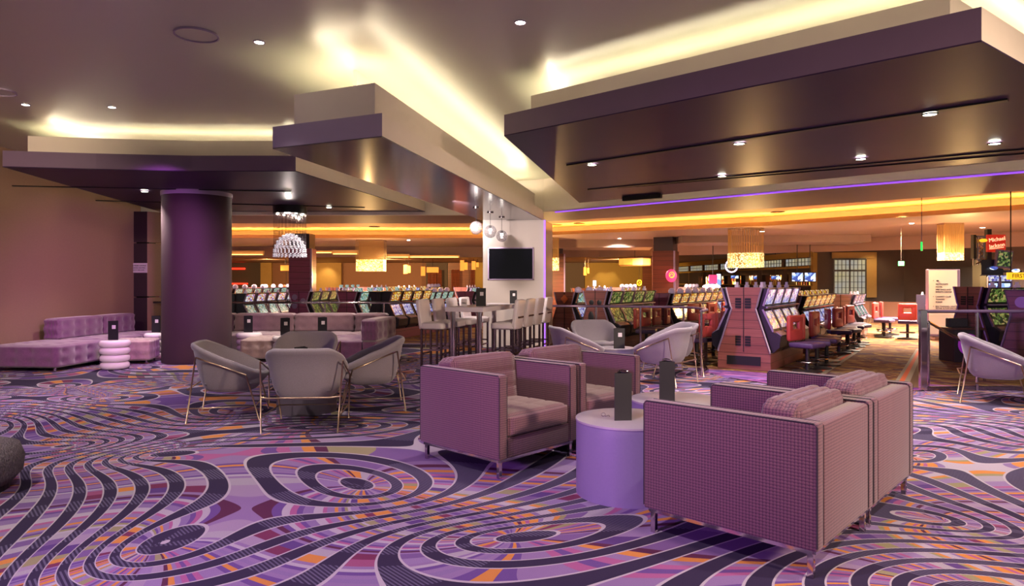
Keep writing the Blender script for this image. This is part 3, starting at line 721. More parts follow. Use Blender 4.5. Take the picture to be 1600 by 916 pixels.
for (x, y) in [(-14, 38), (-7, 38), (0, 38), (6, 38)]: spot((x, y, 2.7), (x, y+3, 0), 1700, GOLD, 150, .6, .1)
for px in (940, 956): spot((at(px, 45.3), 45.3, 2.7), (at(px, 46), 46.0, 1.2), 90, (1, .75, .3), 60, .8, .05)
spot((at(510, 45), 45, 2.7), (at(510, 46), 46.0, 1.5), 120, (1, .75, .3), 80, .8, .05)
spot((at(1360, 24.4), 24.3, 2.6), (at(1365, 25.2), 25.2, 1.5), 60, (1, .75, .35), 90, .8, .05)
spot((9.5, 16.5, 3.05), (11.5, 18.5, 0), 500, (1, .72, .3), 100, .6, .1)
# far lit boards
for px, py, wpx, hpx, d, m, nm, lb in ((447, 449, 12, 7, 40, 'red_neon', 'video_sign', 'red and yellow lit sign left of the first timber column'), (929, 443, 5, 9, 45.9, 'blue_glow', 'poster_light', 'small white lit poster on the olive far wall'), (999, 442, 7, 9, 40, 'yellow_sign', 'round_sign', 'small yellow round sign beside the timber column')):
    x = at(px, d); z = CH+(HZ-py)*d/FPX; t = thing(nm, lb, 'sign', (x, d, z)); bm = BM()
    if nm == 'round_sign': tube(bm, [(.13*math.cos(i*PI/8), 0, .16*math.sin(i*PI/8)) for i in range(16)], .03, 6, closed=True); tube(bm, [(-.06, 0, -.06), (.06, 0, .0), (-.04, 0, .07)], .02, 5)
    else: box(bm, (0, 0, 0), (wpx*d/FPX, .1, hpx*d/FPX), bev=.02)
    obj('lit_face', bm, M[m], t)
    bm = BM(); tube(bm, [(0, .02, .1), (0, .02, (2.78 if d < 45 else .2+z)-z)], .012, 4); obj('rod', bm, M['black'], t)

# ------------------------------------------------------------------ slot machines
def slot_profile(a=0.):   # (forward, z) outline
    return [(0, .3), (.40, .3), (.50, .40), (.52, .58), (.40, .66), (.23, 1.03), (.30, 1.05), (.30, 1.075), (.24, 1.09), (.33, 1.385), (0, 1.385)]
def extr(bm, prof, x0, x1, mi=0, fy=-1):
    a = [bm.verts.new((x0, fy*p[0], p[1])) for p in prof]; b = [bm.verts.new((x1, fy*p[0], p[1])) for p in prof]; n = len(prof)
    for i in range(n): bm.faces.new((a[i], b[i], b[(i+1) % n], a[(i+1) % n])).material_index = mi
    bm.faces.new(list(reversed(a))).material_index = mi; bm.faces.new(b).material_index = mi
    return bm
def plate(bm, p0, p1, x0, x1, off, th=.01, mi=0, t0=0., t1=1.):
    """thin plate on the slanted segment p0-p1 (forward,z) of a machine facing -Y"""
    a = Vector(p0); b = Vector(p1); q0 = a.lerp(b, t0); q1 = a.lerp(b, t1); d = (b-a).normalized(); n = Vector((d.y, -d.x))
    if n.x < 0: n = -n
    return extr(bm, [tuple(q0+n*(off-th)), tuple(q0+n*off), tuple(q1+n*off), tuple(q1+n*(off-th))], x0, x1, mi)
def make_slot(variant):
    s1, s2, frame, top = variant
    t = thing('slot_machine', 'x', 'slot machine')
    bm = BM(); extr(bm, slot_profile(), -.27, .27); obj('cabinet', bm, M['cab_dark'], t)
    bm = BM()
    for sx in (-1, 1):
        x = sx*.278
        plate(bm, (.40, .66), (.23, 1.03), x-.014, x+.014, .02, .03); plate(bm, (.24, 1.09), (.33, 1.385), x-.014, x+.014, .02, .03)
    plate(bm, (.30, 1.05), (.30, 1.075), -.29, .29, .02, .03); obj('side_trim', bm, frame, t)
    bm = BM(); plate(bm, (.40, .66), (.23, 1.03), -.22, .22, .012, .012, 0, .1, .9); obj('main_screen', bm, s1, t)
    bm = BM(); plate(bm, (.24, 1.09), (.33, 1.385), -.22, .22, .012, .012, 0, .08, .92); obj('top_screen', bm, s2, t)
    bm = BM(); plate(bm, (.52, .585), (.42, .66), -.23, .23, .014, .014, 0, .05, .9); obj('button_deck', bm, M['cab_silver'], t)
    bm = BM()
    if top == 0: box(bm, (0, -.15, 1.41), (.10, .06, .05)); box(bm, (0, -.15, 1.46), (.05, .04, .06))
    elif top == 1: box(bm, (0, -.15, 1.45), (.34, .05, .13), bev=.03)
    else: sphere(bm, (0, -.15, 1.45), .10, 12, 8)
    obj('topper', bm, M['topper'] if top != 1 else s2, t)
    return t
VAR = [(SCR[0], SCR[2], M['cab_silver'], 0), (SCR[1], SCR[1], M['cab_silver'], 0), (SCR[2], SCR[3], M['chrome'], 1), (SCR[4], SCR[0], M['cab_silver'], 0), (SCR[2], SCR[4], M['chrome'], 2), (SCR[3], SCR[3], M['cab_silver'], 2), (SCR[4], SCR[4], M['lilac_trim'], 1)]
PROTO = [None]*len(VAR)
def place_slot(v, x, y, rz, label, group, sc):
    if PROTO[v] is None:
        PROTO[v] = make_slot(VAR[v]); r = PROTO[v]; r.location = (x, y, 0); r.rotation_euler = (0, 0, rz); r['label'] = label; r['group'] = group; r.scale = (sc[0], sc[1], sc[2]); return r
    return dup(PROTO[v], (x, y, 0), rz, label, group, sc)
# casino chair
def make_cchair(cb, cs):
    t = thing('casino_chair', 'x', 'chair')
    bm = BM(); lathe(bm, [(0, 0), (.23, 0), (.24, .02), (.08, .04), (0, .04)], seg=20); obj('base', bm, M['dkgrey'], t, smooth=True)
    bm = BM(); lathe(bm, [(0, .04), (.035, .04), (.035, .40), (0, .40)], seg=12); obj('pedestal', bm, M['dkgrey'], t, smooth=True)
    bm = BM(); tube(bm, [(.17*math.cos(i*PI/8), .17*math.sin(i*PI/8), .17) for i in range(16)], .012, 6, closed=True); box(bm, (0, 0, .17), (.34, .02, .015)); obj('foot_ring', bm, M['dchrome'], t)
    bm = BM(); box(bm, (0, 0, .445), (.44, .42, .085), bev=.03, seg=3); obj('seat', bm, cs, t, smooth=True)
    bm = BM()   # open-centre back
    box(bm, (-.15, .22, .72), (.13, .07, .42), bev=.03, seg=3); box(bm, (.15, .22, .72), (.13, .07, .42), bev=.03, seg=3)
    box(bm, (0, .22, .87), (.40, .072, .12), bev=.03, seg=3); box(bm, (0, .22, .60), (.40, .072, .2), bev=.03, seg=3)
    obj('backrest', bm, cb, t, smooth=True)
    return t
CCH = {}
def place_cchair(kind, x, y, rz, label, group):
    if kind not in CCH:
        r = CCH[kind] = make_cchair(M['red'] if kind == 'red' else M['orange_seat'], M['purple_seat']); r.location = (x, y, 0); r.rotation_euler = (0, 0, rz); r['label'] = label; r['group'] = group; return r
    return dup(CCH[kind], (x, y, 0), rz, label, group)
PROTO_N = [0]
def bank(name_desc, x, y, dx, dy, n, hs, wood, variants, chairs=True, both=False, marks='', pitch=.60, chair_kind='red', first=0, chair_n=None, panel=True):
    """a row of machines: (x,y) near-end middle, heading (dx,dy)"""
    L = math.hypot(dx, dy); dx /= L; dy /= L; ang = math.atan2(dy, dx)
    nx, ny = dy, -dx
    grp = 'slot machines in the %s' % name_desc
    h = ceiling_group('x'); h.name = 'slot_bank_housing'; del h['kind']; tag(h, 'wood panelled housing and plinth of the %s' % name_desc, 'cabinet'); h.location = (x, y, 0); h.rotation_euler = (0, 0, ang-PI/2)
    # local: +Y along the row, +X = the side facing the aisle
    prof = [(.40, .28), (.16, .72), (.13, 1.05), (.13, 1.0)]
    outline = [(.43, .30), (.43, .33), (.2, 1.04), (.22, 1.08), (.30, 1.40)]
    pts = [(-a, z) for a, z in outline]+[(a, z) for a, z in reversed(outline)]
    pts = [(a, z*hs) for a, z in pts]
    length = n*pitch+.08
    if panel:
        for yy in (0,):
            bm = BM(); a = [bm.verts.new((p[0], yy, p[1])) for p in pts]; b = [bm.verts.new((p[0], yy+.05, p[1])) for p in pts]; m = len(pts)
            for i in range(m): bm.faces.new((a[i], a[(i+1) % m], b[(i+1) % m], b[i]))
            bm.faces.new(a); bm.faces.new(list(reversed(b))); bmesh.ops.recalc_face_normals(bm, faces=bm.faces[:]); obj('end_panel', bm, wood, h)
            bm = BM(); box(bm, (0, yy-.004, .85*hs), (.012, .01, 1.09*hs)); obj('centre_seam', bm, M['black'], h)
        bm = BM()
        for sx in (-1, 1):
            tube(bm, [(sx*a, -.01, z*hs) for a, z in outline], .016, 6)
        obj('edge_trim', bm, M['cab_silver'], h)
    bm = BM(); box(bm, (0, length/2, .15*hs), (.88, length, .30*hs)); obj('plinth', bm, wood, h)
    bm = BM(); box(bm, (0, -.006, .16*hs), (.56, .02, .15*hs)); obj('kick_grille', bm, M['black'], h)
    bm = BM(); box(bm, (0, length/2+.02, .84*hs), (.1, length-.06, 1.06*hs)); obj('divider', bm, M['cab_dark'], h)
    if not both:
        bm = BM(); pp = [(-.06, .3*hs), (-.40, .33*hs), (-.2, 1.04*hs), (-.28, 1.38*hs), (-.06, 1.38*hs)]
        a = [bm.verts.new((p[0], .06, p[1])) for p in pp]; b = [bm.verts.new((p[0], length, p[1])) for p in pp]; m = len(pp)
        for i in range(m): bm.faces.new((a[i], a[(i+1) % m], b[(i+1) % m], b[i]))
        bm.faces.new(list(reversed(a))); bm.faces.new(b); bmesh.ops.recalc_face_normals(bm, faces=bm.faces[:]); obj('rear_casing', bm, M['cab_dark'], h)
    if 'vents' in marks:
        bm = BM()
        for sx in (-.09, .07):
            for k in range(4): box(bm, (sx, -.006, (1.2-k*.045)*hs), (.10, .01, .035)); box(bm, (sx, -.006, (.56-k*.045)*hs), (.09, .01, .035))
        obj('vent', bm, M['black'], h)
    if 'discs' in marks:
        for sx, z in ((-.12, 1.22), (.12, 1.1), (-.12, .95)):
            bm = BM(); r = bmesh.ops.create_circle(bm, cap_ends=True, radius=.08, segments=20)['verts']; bmesh.ops.transform(bm, matrix=Matrix.Translation((sx, -.006, z*hs)) @ Matrix.Rotation(PI/2, 4, 'X'), verts=r)
            obj('disc', bm, M['cab_silver'], h)
    if 'diamond' in marks:
        bm = BM(); box(bm, (0, -.006, 1.2*hs), (.16, .01, .16)); bmesh.ops.rotate(bm, cent=(0, 0, 1.2*hs), matrix=Matrix.Rotation(PI/4, 3, 'Y'), verts=bm.verts); obj('diamond_panel', bm, M['orange_seat'], h)
    if 'oval' in marks:
        bm = BM(); sphere(bm, (-.1, 0, .78*hs), .07, 16, 8, sz=1.7); sphere(bm, (-.09, 0, 1.12*hs), .06, 12, 6); sphere(bm, (.1, 0, 1.12*hs), .06, 12, 6)
        bmesh.ops.transform(bm, matrix=Matrix.Diagonal((1, .15, 1, 1)), verts=bm.verts); bmesh.ops.translate(bm, vec=(0, -.003, 0), verts=bm.verts); obj('dark_medallion', bm, M['dkgrey'], h)
    sides = [1, -1] if both else [1]
    for sd in sides:
        fx, fy = nx*sd, ny*sd; rz = math.atan2(fy, fx)+PI/2
        for i in range(n):
            mx = x+dx*(.05+pitch*(i+.5))+fx*.06; my = y+dy*(.05+pitch*(i+.5))+fy*.06
            side = '' if not both else (', aisle side' if sd > 0 else ', lounge side')
            lb = '%s slot machine from the near end, %s%s' % (ORD[i], name_desc, side)
            lb = lb.replace('nearest slot machine from the near end,', 'slot machine at the near end,')
            place_slot(variants[(i if len(variants) > 1 else 0) % len(variants)], mx, my, rz, lb, grp+side, (1, 1 if hs > .93 else .95, hs))
            if chairs and (chair_n is None or i < chair_n):
                a = .92+.06*math.sin(i*2.3+x); jig = .35*math.sin(i*3.7+y)
                cl = '%s %s backed chair from the near end, %s%s' % (ORD[i], 'red' if chair_kind == 'red' else 'amber', name_desc, side); cl = cl.replace('nearest red backed chair from', 'red backed chair at').replace('nearest amber backed chair from', 'amber backed chair at')
                place_cchair(chair_kind, mx+fx*a, my+fy*a, rz+PI+jig if False else rz+PI+PI+jig, cl, 'casino chairs at the %s%s' % (name_desc, side))
U = (.57, .82)
bank('timber bank nearest the lounge', 3.93, 11.4, *U, 4, 1.0, M['wood'], [0], True, True, 'vents')
bank('second bank along the aisle', 5.85, 14.3, *U, 6, .86, M['wood'], [2], True)
bank('pale wood bank by the window', 8.95, 18.3, *U, 3, .82, M['wood3'], [3], True)
bank('green screened bank', at(930, 14.6), 14.6, *U, 4, .93, M['wood'], [1], True, False, 'oval')
bank('yellow topped bank', at(1030, 17.2), 17.2, *U, 6, .86, M['wood2'], [5], True)
bank('striped bank before the bar', at(1094, 20.5), 20.5, *U, 6, .86, M['wood'], [2], True, False, 'discs', chair_kind='amber')
bank('bank with orange diamond', at(882, 17.0), 17.0, *U, 3, .88, M['wood'], [4], True, False, 'diamond', chair_n=2)
bank('bank right of the left timber column', at(467, 18.3), 18.3, .10, 1, 5, .88, M['wood2'], [1], False, False, 'discs', pitch=.66)
bank('purple ended bank behind the sofa', at(542, 18.2), 18.2, .22, 1, 5, .88, M['wood2'], [6], False, pitch=.66)
bank('white screened bank behind the sofa', at(590, 17.3), 17.3, .30, 1, 4, .90, M['wood2'], [2], False, panel=False, pitch=.66)
bank('bank left of the bar stools', at(652, 20.9), 20.9, .22, 1, 4, .84, M['wood2'], [4], True, pitch=.66, panel=False)
bank('bank beside the round column', at(362, 18.6), 18.6, .10, 1, 5, .84, M['wood2'], [3], False, panel=False, pitch=.68)
bank('bank between pillar and round column', at(238, 19.5), 19.5, 0, 1, 4, .95, M['wood'], [0], False, pitch=.66)
bank('bank behind the white bar stools', at(727, 22), 22, .2, 1, 5, .84, M['wood2'], [6], False, pitch=.66)
# farther rows
far = [(400, 27, .1), (440, 30, .0), (520, 27, .1), (570, 29, .1), (610, 26, .15), (660, 30, .1), (720, 28, .1), (350, 23.6, .1), (1062, 28, .5), (905, 24, .45), (960, 27, .45)]
names = ['left of the first timber column', 'at the far left wall', 'under the rectangular crystal lamp', 'beyond the rectangular crystal lamp', 'behind the purple ended bank', 'by the amber lanterns', 'under the tall lanterns', 'nearest the round column', 'beyond the pink emblem column', 'beside the round crystal lamp', 'before the olive wall']
for (px, d, hx), nm in zip(far, names):
    bank('far row '+nm, at(px, d), d, hx, 1, 4, .9, M['wood'], [random.choice([0, 3, 4, 6, 5])], False, pitch=.7)
# right hand group beside the directory
bank('wood ended bank behind the podium', at(1512, 12.9), 12.9, .97, .25, 3, 1.0, M['wood'], [1], False, False, 'vents')
def bigslot(px, d, rz, lb, hs=1.25, v=3):
    t = dup(PROTO[v], (at(px, d), d, 0), rz, lb, None, (1.0, 1, hs)); 
    if 'group' in t: del t['group']
    return t
# tall lit pair of machines with tower sign
for px, lb in ((1550, 'left'), (1570, 'right')):
    t = thing('slot_machine', '%s of two tall slot machines with blue upright screens under the neon tower' % lb, 'slot machine', (at(px, 15.0), 15.0, 0), 0)
    bm = BM(); box(bm, (0, 0, .4), (.27, .5, .8), bev=.02); box(bm, (0, .1, 1.2), (.27, .25, .9), bev=.02); obj('cabinet', bm, M['cab_dark'], t)
    bm = BM(); box(bm, (0, -.035, 1.28), (.18, .02, .36)); obj('upright_screen', bm, M['screen_blue'], t)
    bm = BM(); box(bm, (0, .0, 1.57), (.24, .12, .13), bev=.02); obj('upper_display', bm, SCR[2], t)
    bm = BM()
    for s_ in (-1, 1): box(bm, (s_*.125, -.04, 1.2), (.018, .03, .8))
    obj('side_trim', bm, M['lilac_trim'], t)
t = thing('neon_tower_sign', 'black truss tower with red neon writing and hanging screen over right slot machines', 'sign', (at(1548, 15.4), 15.4, 0), 0)
bm = BM(); box(bm, (0, .1, 1.0), (.5, .3, 2.0)); obj('tower_base', bm, M['cab_dark'], t)
bm = BM()
for sx in (-.30, -.16):
    for sy in (0, .14): box(bm, (sx, sy, 2.2), (.02, .02, .65))
for k in range(5):
    z = 1.9+k*.13; tube(bm, [(-.30, 0, z), (-.16, 0, z+.13)], .01, 5); tube(bm, [(-.16, 0, z), (-.30, 0, z+.13)], .01, 5)
tube(bm, [(-.36, -.02, 1.9), (-.12, -.02, 2.02)], .012, 5); tube(bm, [(-.12, -.02, 1.9), (-.36, -.02, 2.02)], .012, 5)
box(bm, (-.23, .07, 2.53), (.2, .2, .03)); obj('truss', bm, M['dchrome'], t)
bm = BM(); box(bm, (-.36, .05, 2.3), (.06, .1, .55)); box(bm, (-.02, .06, 2.35), (.1, .1, .7)); obj('side_column', bm, M['black'], t)
zc = CH+(HZ-380)*15.3/FPX
bm = BM(); box(bm, (.13, .02, zc), (.42, .06, .40), bev=.01); obj('neon_panel', bm, pbr('red panel', '801810', .5, emit='d02a18', es=.45), t)
text('neon_lettering', 'Michael', .125, (.13, -.02, zc+.09), (PI/2, -.15, 0), M['neon_text'], t, ext=.004)
text('neon_lettering', 'Jackson', .12, (.13, -.02, zc-.05), (PI/2, -.15, 0), M['neon_text'], t, ext=.004)
bm = BM(); tube(bm, [(-.02, -.03, zc-.13), (.28, -.03, zc-.09)], .008, 5); obj('neon_underline', bm, M['neon_text'], t)
zc2 = CH+(HZ-405)*15.2/FPX
bm = BM(); box(bm, (.22, -.1, zc2), (.38, .06, .42), bev=.01); bmesh.ops.rotate(bm, cent=(.22, -.1, zc2), matrix=Matrix.Rotation(.12, 3, 'Y'), verts=bm.verts); obj('display_frame', bm, M['cab_silver'], t)
bm = BM(); box(bm, (.22, -.14, zc2), (.30, .02, .33)); bmesh.ops.rotate(bm, cent=(.22, -.14, zc2), matrix=Matrix.Rotation(.12, 3, 'Y'), verts=bm.verts); obj('display_screen', bm, SCR[1], t)
for dx_, dz, m in ((-.24, zc+.06, 'yellow_sign'), (0.0, zc2-.2, 'screen_blue'), (.5, zc2-.26, 'screen_blue')):
    bm = BM(); sphere(bm, (dx_, -.1, dz), .08, 14, 8, sz=.5); obj('spot_lens', bm, M[m], t, smooth='all')
bm = BM(); box(bm, (.25, .0, zc2-.28), (.9, .05, .04)); obj('crossbar', bm, M['black'], t)
t = thing('yellow_banner_sign', 'yellow lit sign with dark lettering cut off by the right frame edge', 'sign', (at(1594, 14.2), 14.2, CH+(HZ-431.5)*14.2/FPX))
bm = BM(); box(bm, (.1, 0, 0), (.75, .06, .15), bev=.01); obj('panel', bm, M['yellow_sign'], t)
bm = BM(); tube(bm, [(-.2, 0, .07), (-.2, 0, 3.45-t.location.z)], .012, 5); obj('rod', bm, M['black'], t)
text('lettering', 'FIRST XX', .12, (.05, -.035, 0), (PI/2, 0, 0), M['ink'], t)
# near wood end panel with disc at right edge
t = thing('slot_bank_housing', 'purple lit wood end panel with round disc at the right frame edge', 'cabinet', (at(1604, 10.6), 10.6, 0), -.66)
bm = BM()
pts = [(-.36, 0), (-.36, .3), (-.2, .95), (-.28, 1.36), (.28, 1.36), (.2, .95), (.36, .3), (.36, 0)]
a = [bm.verts.new((p[0], 0, p[1])) for p in pts]; b = [bm.verts.new((p[0], .8, p[1])) for p in pts]; m = len(pts)
for i in range(m): bm.faces.new((a[i], a[(i+1) % m], b[(i+1) % m], b[i]))
bm.faces.new(a); bm.faces.new(list(reversed(b))); bmesh.ops.recalc_face_normals(bm, faces=bm.faces[:]); obj('end_panel', bm, M['wood'], t)
bm = BM()
for z, r in ((1.17, .09),):
    rr = bmesh.ops.create_circle(bm, cap_ends=True, radius=r, segments=24)['verts']; bmesh.ops.transform(bm, matrix=Matrix.Translation((-.06, -.006, z)) @ Matrix.Rotation(PI/2, 4, 'X'), verts=rr)
obj('disc', bm, M['cab_silver'], t)
bm = BM(); tube(bm, [(p[0], -.01, p[1]) for p in pts[:5]], .018, 6); obj('edge_trim', bm, M['lilac_trim'], t)

# directory board
dd = 17.3; xx = at(1473, dd)
t = thing('directory_board', 'white illuminated directory board with dark lettering standing behind the right railing', 'sign', (xx, dd, 0), -.05)
bm = BM(); box(bm, (0, 0, .95), (.80, .12, 1.72), bev=.01); obj('frame', bm, M['lilac_trim'], t)
bm = BM(); box(bm, (-.03, -.062, .97), (.70, .02, 1.64)); obj('face', bm, M['signface'], t)
bm = BM(); box(bm, (0, 0, .05), (.6, .4, .1), bev=.01); obj('base', bm, M['dchrome'], t)
lines = [('<', 1.52, -.29), ('RESTROOMS', 1.43, -.22), ('HOTEL', 1.36, -.22), ('MEETINGS AND', 1.29, -.22), ('EVENTS CENTER', 1.23, -.22), ('<  CABARET CLUB', 1.11, -.29), ('TOWERS', 1.04, -.22), ('POKER', .97, -.22), ('<  SELF PARKING, VALET', .86, -.29), ('RETAIL & FUN ARCADE', .81, -.22), ('MEETING ROOMS', .74, -.22)]
for s_, z, x0 in lines: text('lettering', s_, .055, (x0, -.075, z), (PI/2, 0, 0), M['ink'], t, 'LEFT')
bm = BM(); sphere(bm, (-.17, -.07, 1.52), .035, 12, 6, sz=.5); obj('round_logo', bm, M['ink'], t)
# low podium with purple disc
t = thing('display_podium', 'dark podium with a round purple emblem behind the right railing', 'podium', (at(1499, 12.7), 12.7, 0), .0)
bm = BM(); box(bm, (0, 0, .3), (.5, .45, .6), bev=.01); obj('body', bm, M['panel'], t)
bm = BM(); box(bm, (0, 0, .62), (.62, .5, .04), bev=.01); obj('top', bm, M['woodcol'], t)
bm = BM(); box(bm, (-.02, .05, .72), (.36, .12, .17), bev=.02); obj('rear_box', bm, M['panel'], t)
bm = BM(); rr = bmesh.ops.create_circle(bm, cap_ends=True, radius=.2, segments=28)['verts']; bmesh.ops.transform(bm, matrix=Matrix.Translation((.02, -.232, .33)) @ Matrix.Rotation(PI/2, 4, 'X'), verts=rr); obj('round_emblem', bm, pbr('purple emblem', '8a2a8c', .4, emit='8a2a9c', es=.5), t)
place_cchair('red', at(1418, 17.5), 17.5, 2.6, 'red backed casino chair alone near the exit, left of the directory board', 'lone chair')
t = bigslot(1432, 20.0, 1.0, 'dark slot machine left of the directory board', .8, 0)

# ------------------------------------------------------------------ glass railings
def railing(line, h, label, rail_m, postidx, foot=False):
    t = thing('glass_railing', label, 'railing', (line[0][0], line[0][1], 0)); ox, oy = line[0]
    P = [(x-ox, y-oy) for x, y in line]
    for i in range(len(P)-1):
        a, b = Vector(P[i]), Vector(P[i+1]); d = (b-a); m_ = (a+b)/2
        bm = BM(); box(bm, (m_.x, m_.y, h/2), (d.length-.01, .012, h-.1), math.atan2(d.y, d.x)); obj('glass_panel', bm, M['glass'], t)
    bm = BM(); tube(bm, [(x, y, h) for x, y in P], .024, 10); obj('handrail', bm, rail_m, t, smooth='all')
    bm = BM(); slab_line(bm, P, .03, 0, .06); obj('base_channel', bm, M['dchrome'], t)
    for i in postidx:
        bm = BM(); cyl(bm, (P[i][0], P[i][1], 0), .02, h, 10); obj('post', bm, M['chrome'], t, smooth=True)
railing([(at(240, 15.4), 15.4)]+[(at(px, 15.2), 15.2) for px in (330, 420, 508, 600, 665, 735)], 1.02, 'long glass railing with metal handrail behind the tufted sofa', M['chrome'], (1, 2, 3, 4, 5))
crv = [(3.15, 12.35), (3.28, 12.0), (3.30, 11.6), (3.22, 11.1), (3.0, 10.65)]
railing([(.78, 12.9), (1.6, 12.75), (2.4, 12.55)]+crv, 1.03, 'curved glass railing behind the pair of tub chairs right of the television wall', M['lilac_trim'], (1, 2, 3, 7))
railing([(G(1445, 612)[0], 9.2), (6.4, 9.25), (7.3, 9.2), (8.2, 9.0)], 1.09, 'glass railing with square end post behind the far right tub chair', M['lilac_trim'], (1, 2))
bm = BM(); box(bm, (G(1445, 612)[0], 9.2, .56), (.09, .06, 1.10), bev=.006); tag(obj('square_rail_post', bm, M['chrome']), 'square chrome post at the open end of the right glass railing', 'post')
bm = BM(); tube(bm, [(5.95, 9.6, .92), (6.5, 9.85, .68), (7.1, 10.1, .44)], .022, 8); tube(bm, [(5.95, 9.6, .92), (5.95, 9.6, 0)], .02, 8); tube(bm, [(7.1, 10.1, .44), (7.1, 10.1, 0)], .02, 8)
tag(obj('sloping_handrail', bm, M['chrome']), 'sloping chrome handrail running down beyond the right glass railing', 'handrail')

# ------------------------------------------------------------------ armchairs
UV_ = Vector((.683, .730)); VV_ = Vector((-.730, .683)); AW, AL, AH = .95, .94, .79
def make_armchair():
    """local: x = width, y = depth with the front at y=0 and back at y=AL"""
    t = thing('armchair', 'x', 'armchair')
    ar = .09; zb = .145
    for sx in (0, 1):
        x = ar/2 if sx == 0 else AW-ar/2
        bm = BM(); box(bm, (x, AL/2, (zb+AH)/2), (ar, AL, AH-zb), bev=.016, seg=3); a = obj('arm', bm, M['fabric'], t, smooth=True, uv=True)
        bm = BM()
        for e in (-1, 1):
            xx_ = x+e*(ar/2-.004)
            tube(bm, [(xx_, .004, zb+.02), (xx_, .004, AH-.02), (xx_, .02, AH-.003), (xx_, AL-.02, AH-.003), (xx_, AL-.004, AH-.02), (xx_, AL-.004, zb+.02)], .0045, 6)
        obj('piping', bm, M['fabric_dark'], a)
    bm = BM(); box(bm, (AW/2, AL-.06, (zb+AH)/2-.004), (AW-2*ar-.002, .12, AH-zb-.012), bev=.02, seg=3); obj('backrest', bm, M['fabric'], t, smooth=True, uv=True)
    bm = BM(); box(bm, (AW/2, (AL-.12)/2+.008, .225), (AW-2*ar-.004, AL-.13, .16), bev=.012, seg=2); obj('seat_base', bm, M['fabric'], t, smooth=True, uv=True)
    bm = BM(); quilt(bm, (AW-2*ar-.012, AL-.30, .15), (AW/2, (AL-.30)/2+.012, .385), (3, 3), .022, .02, 22, ('top',), line=.010); obj('seat_cushion', bm, M['fabric'], t, smooth='all', uv=True)
    bm = BM(); quilt(bm, (AW-2*ar-.02, .17, .42), (0, 0, 0), (4, 3), .022, .02, 20, ('front', 'top', 'back'), line=.010)
    bmesh.ops.transform(bm, matrix=Matrix.Translation((AW/2, AL-.235, .635)) @ Matrix.Rotation(-.10, 4, 'X'), verts=bm.verts); obj('back_cushion', bm, M['fabric'], t, smooth='all', uv=True)
    bm = BM(); q = .03
    for (a, b) in (((q, q), (AW-q, q)), ((AW-q, q), (AW-q, AL-q)), ((AW-q, AL-q), (q, AL-q)), ((q, AL-q), (q, q))):
        a = Vector(a); b = Vector(b); m_ = (a+b)/2; box(bm, (m_.x, m_.y, .135), (max(abs(b.x-a.x), .025), max(abs(b.y-a.y), .025), .022))
    obj('base_frame', bm, M['chrome'], t)
    for x in (.045, AW-.045):
        for y in (.045, AL-.045):
            bm = BM(); box(bm, (x, y, .066), (.03, .03, .132), bev=.002); obj('leg', bm, M['chrome'], t)
    return t
angU = math.atan2(UV_.y, UV_.x)
ac = make_armchair(); p = Vector((-.095, 5.05)); ac.location = (p.x, p.y, 0); ac.rotation_euler = (0, 0, angU)
ac['label'] = 'mauve woven armchair facing right, left of the pair beside the purple drum table'
g_ = 'woven mauve lounge armchairs'; ac['group'] = g_
p2 = p+UV_*(AW+.05); dup(ac, (p2.x, p2.y, 0), angU, 'mauve woven armchair behind the first one, tucked close to its right arm', g_)
# opposite pair: front toward the far left, seen from behind
q0 = Vector((1.51, 3.33)); sy = 1.07
s1 = q0+UV_*.97+VV_*0
s1 = q0+UV_*(AW+.015)
dup(ac, (s1.x+VV_.x*AL*sy, s1.y+VV_.y*AL*sy, 0), angU+PI, 'large foreground mauve armchair seen from behind with its dotted purple side', g_, (1, sy, 1))
s2 = s1+UV_*(AW+.015)
dup(ac, (s2.x+VV_.x*AL*sy, s2.y+VV_.y*AL*sy, 0), angU+PI, 'mauve armchair seen from behind, beyond the large foreground one', g_, (1, sy, 1))

# ------------------------------------------------------------------ drum tables
def drum(x, y, r, h, lb, m=None):
    t = thing('drum_table', lb, 'table', (x, y, 0))
    bm = BM(); lathe(bm, [(0, 0), (r-.004, 0), (r-.004, h-.016), (0, h-.016)], seg=72); obj('drum_body', bm, m or M['drum'], t, smooth=True)
    bm = BM(); lathe(bm, [(0, h-.016), (r, h-.016), (r, h-.002), (r-.003, h), (0, h)], seg=72); obj('table_top', bm, M['table'], t, smooth=True)
drum(.82, 4.79, .365, .53, 'purple lit silver drum table between the facing armchairs, nearest the viewer')
drum(1.35, 5.56, .365, .53, 'second drum table mostly hidden behind the large foreground armchair')
drum(-2.38, 7.80, .34, .46, 'drum table in the middle of the four grey tub chairs', pbr('dusky drum', '6e6270', .6, noise=.15, nscale=3))
drum(1.62, 10.6, .3, .46, 'drum table between the tub chairs right of the television wall')
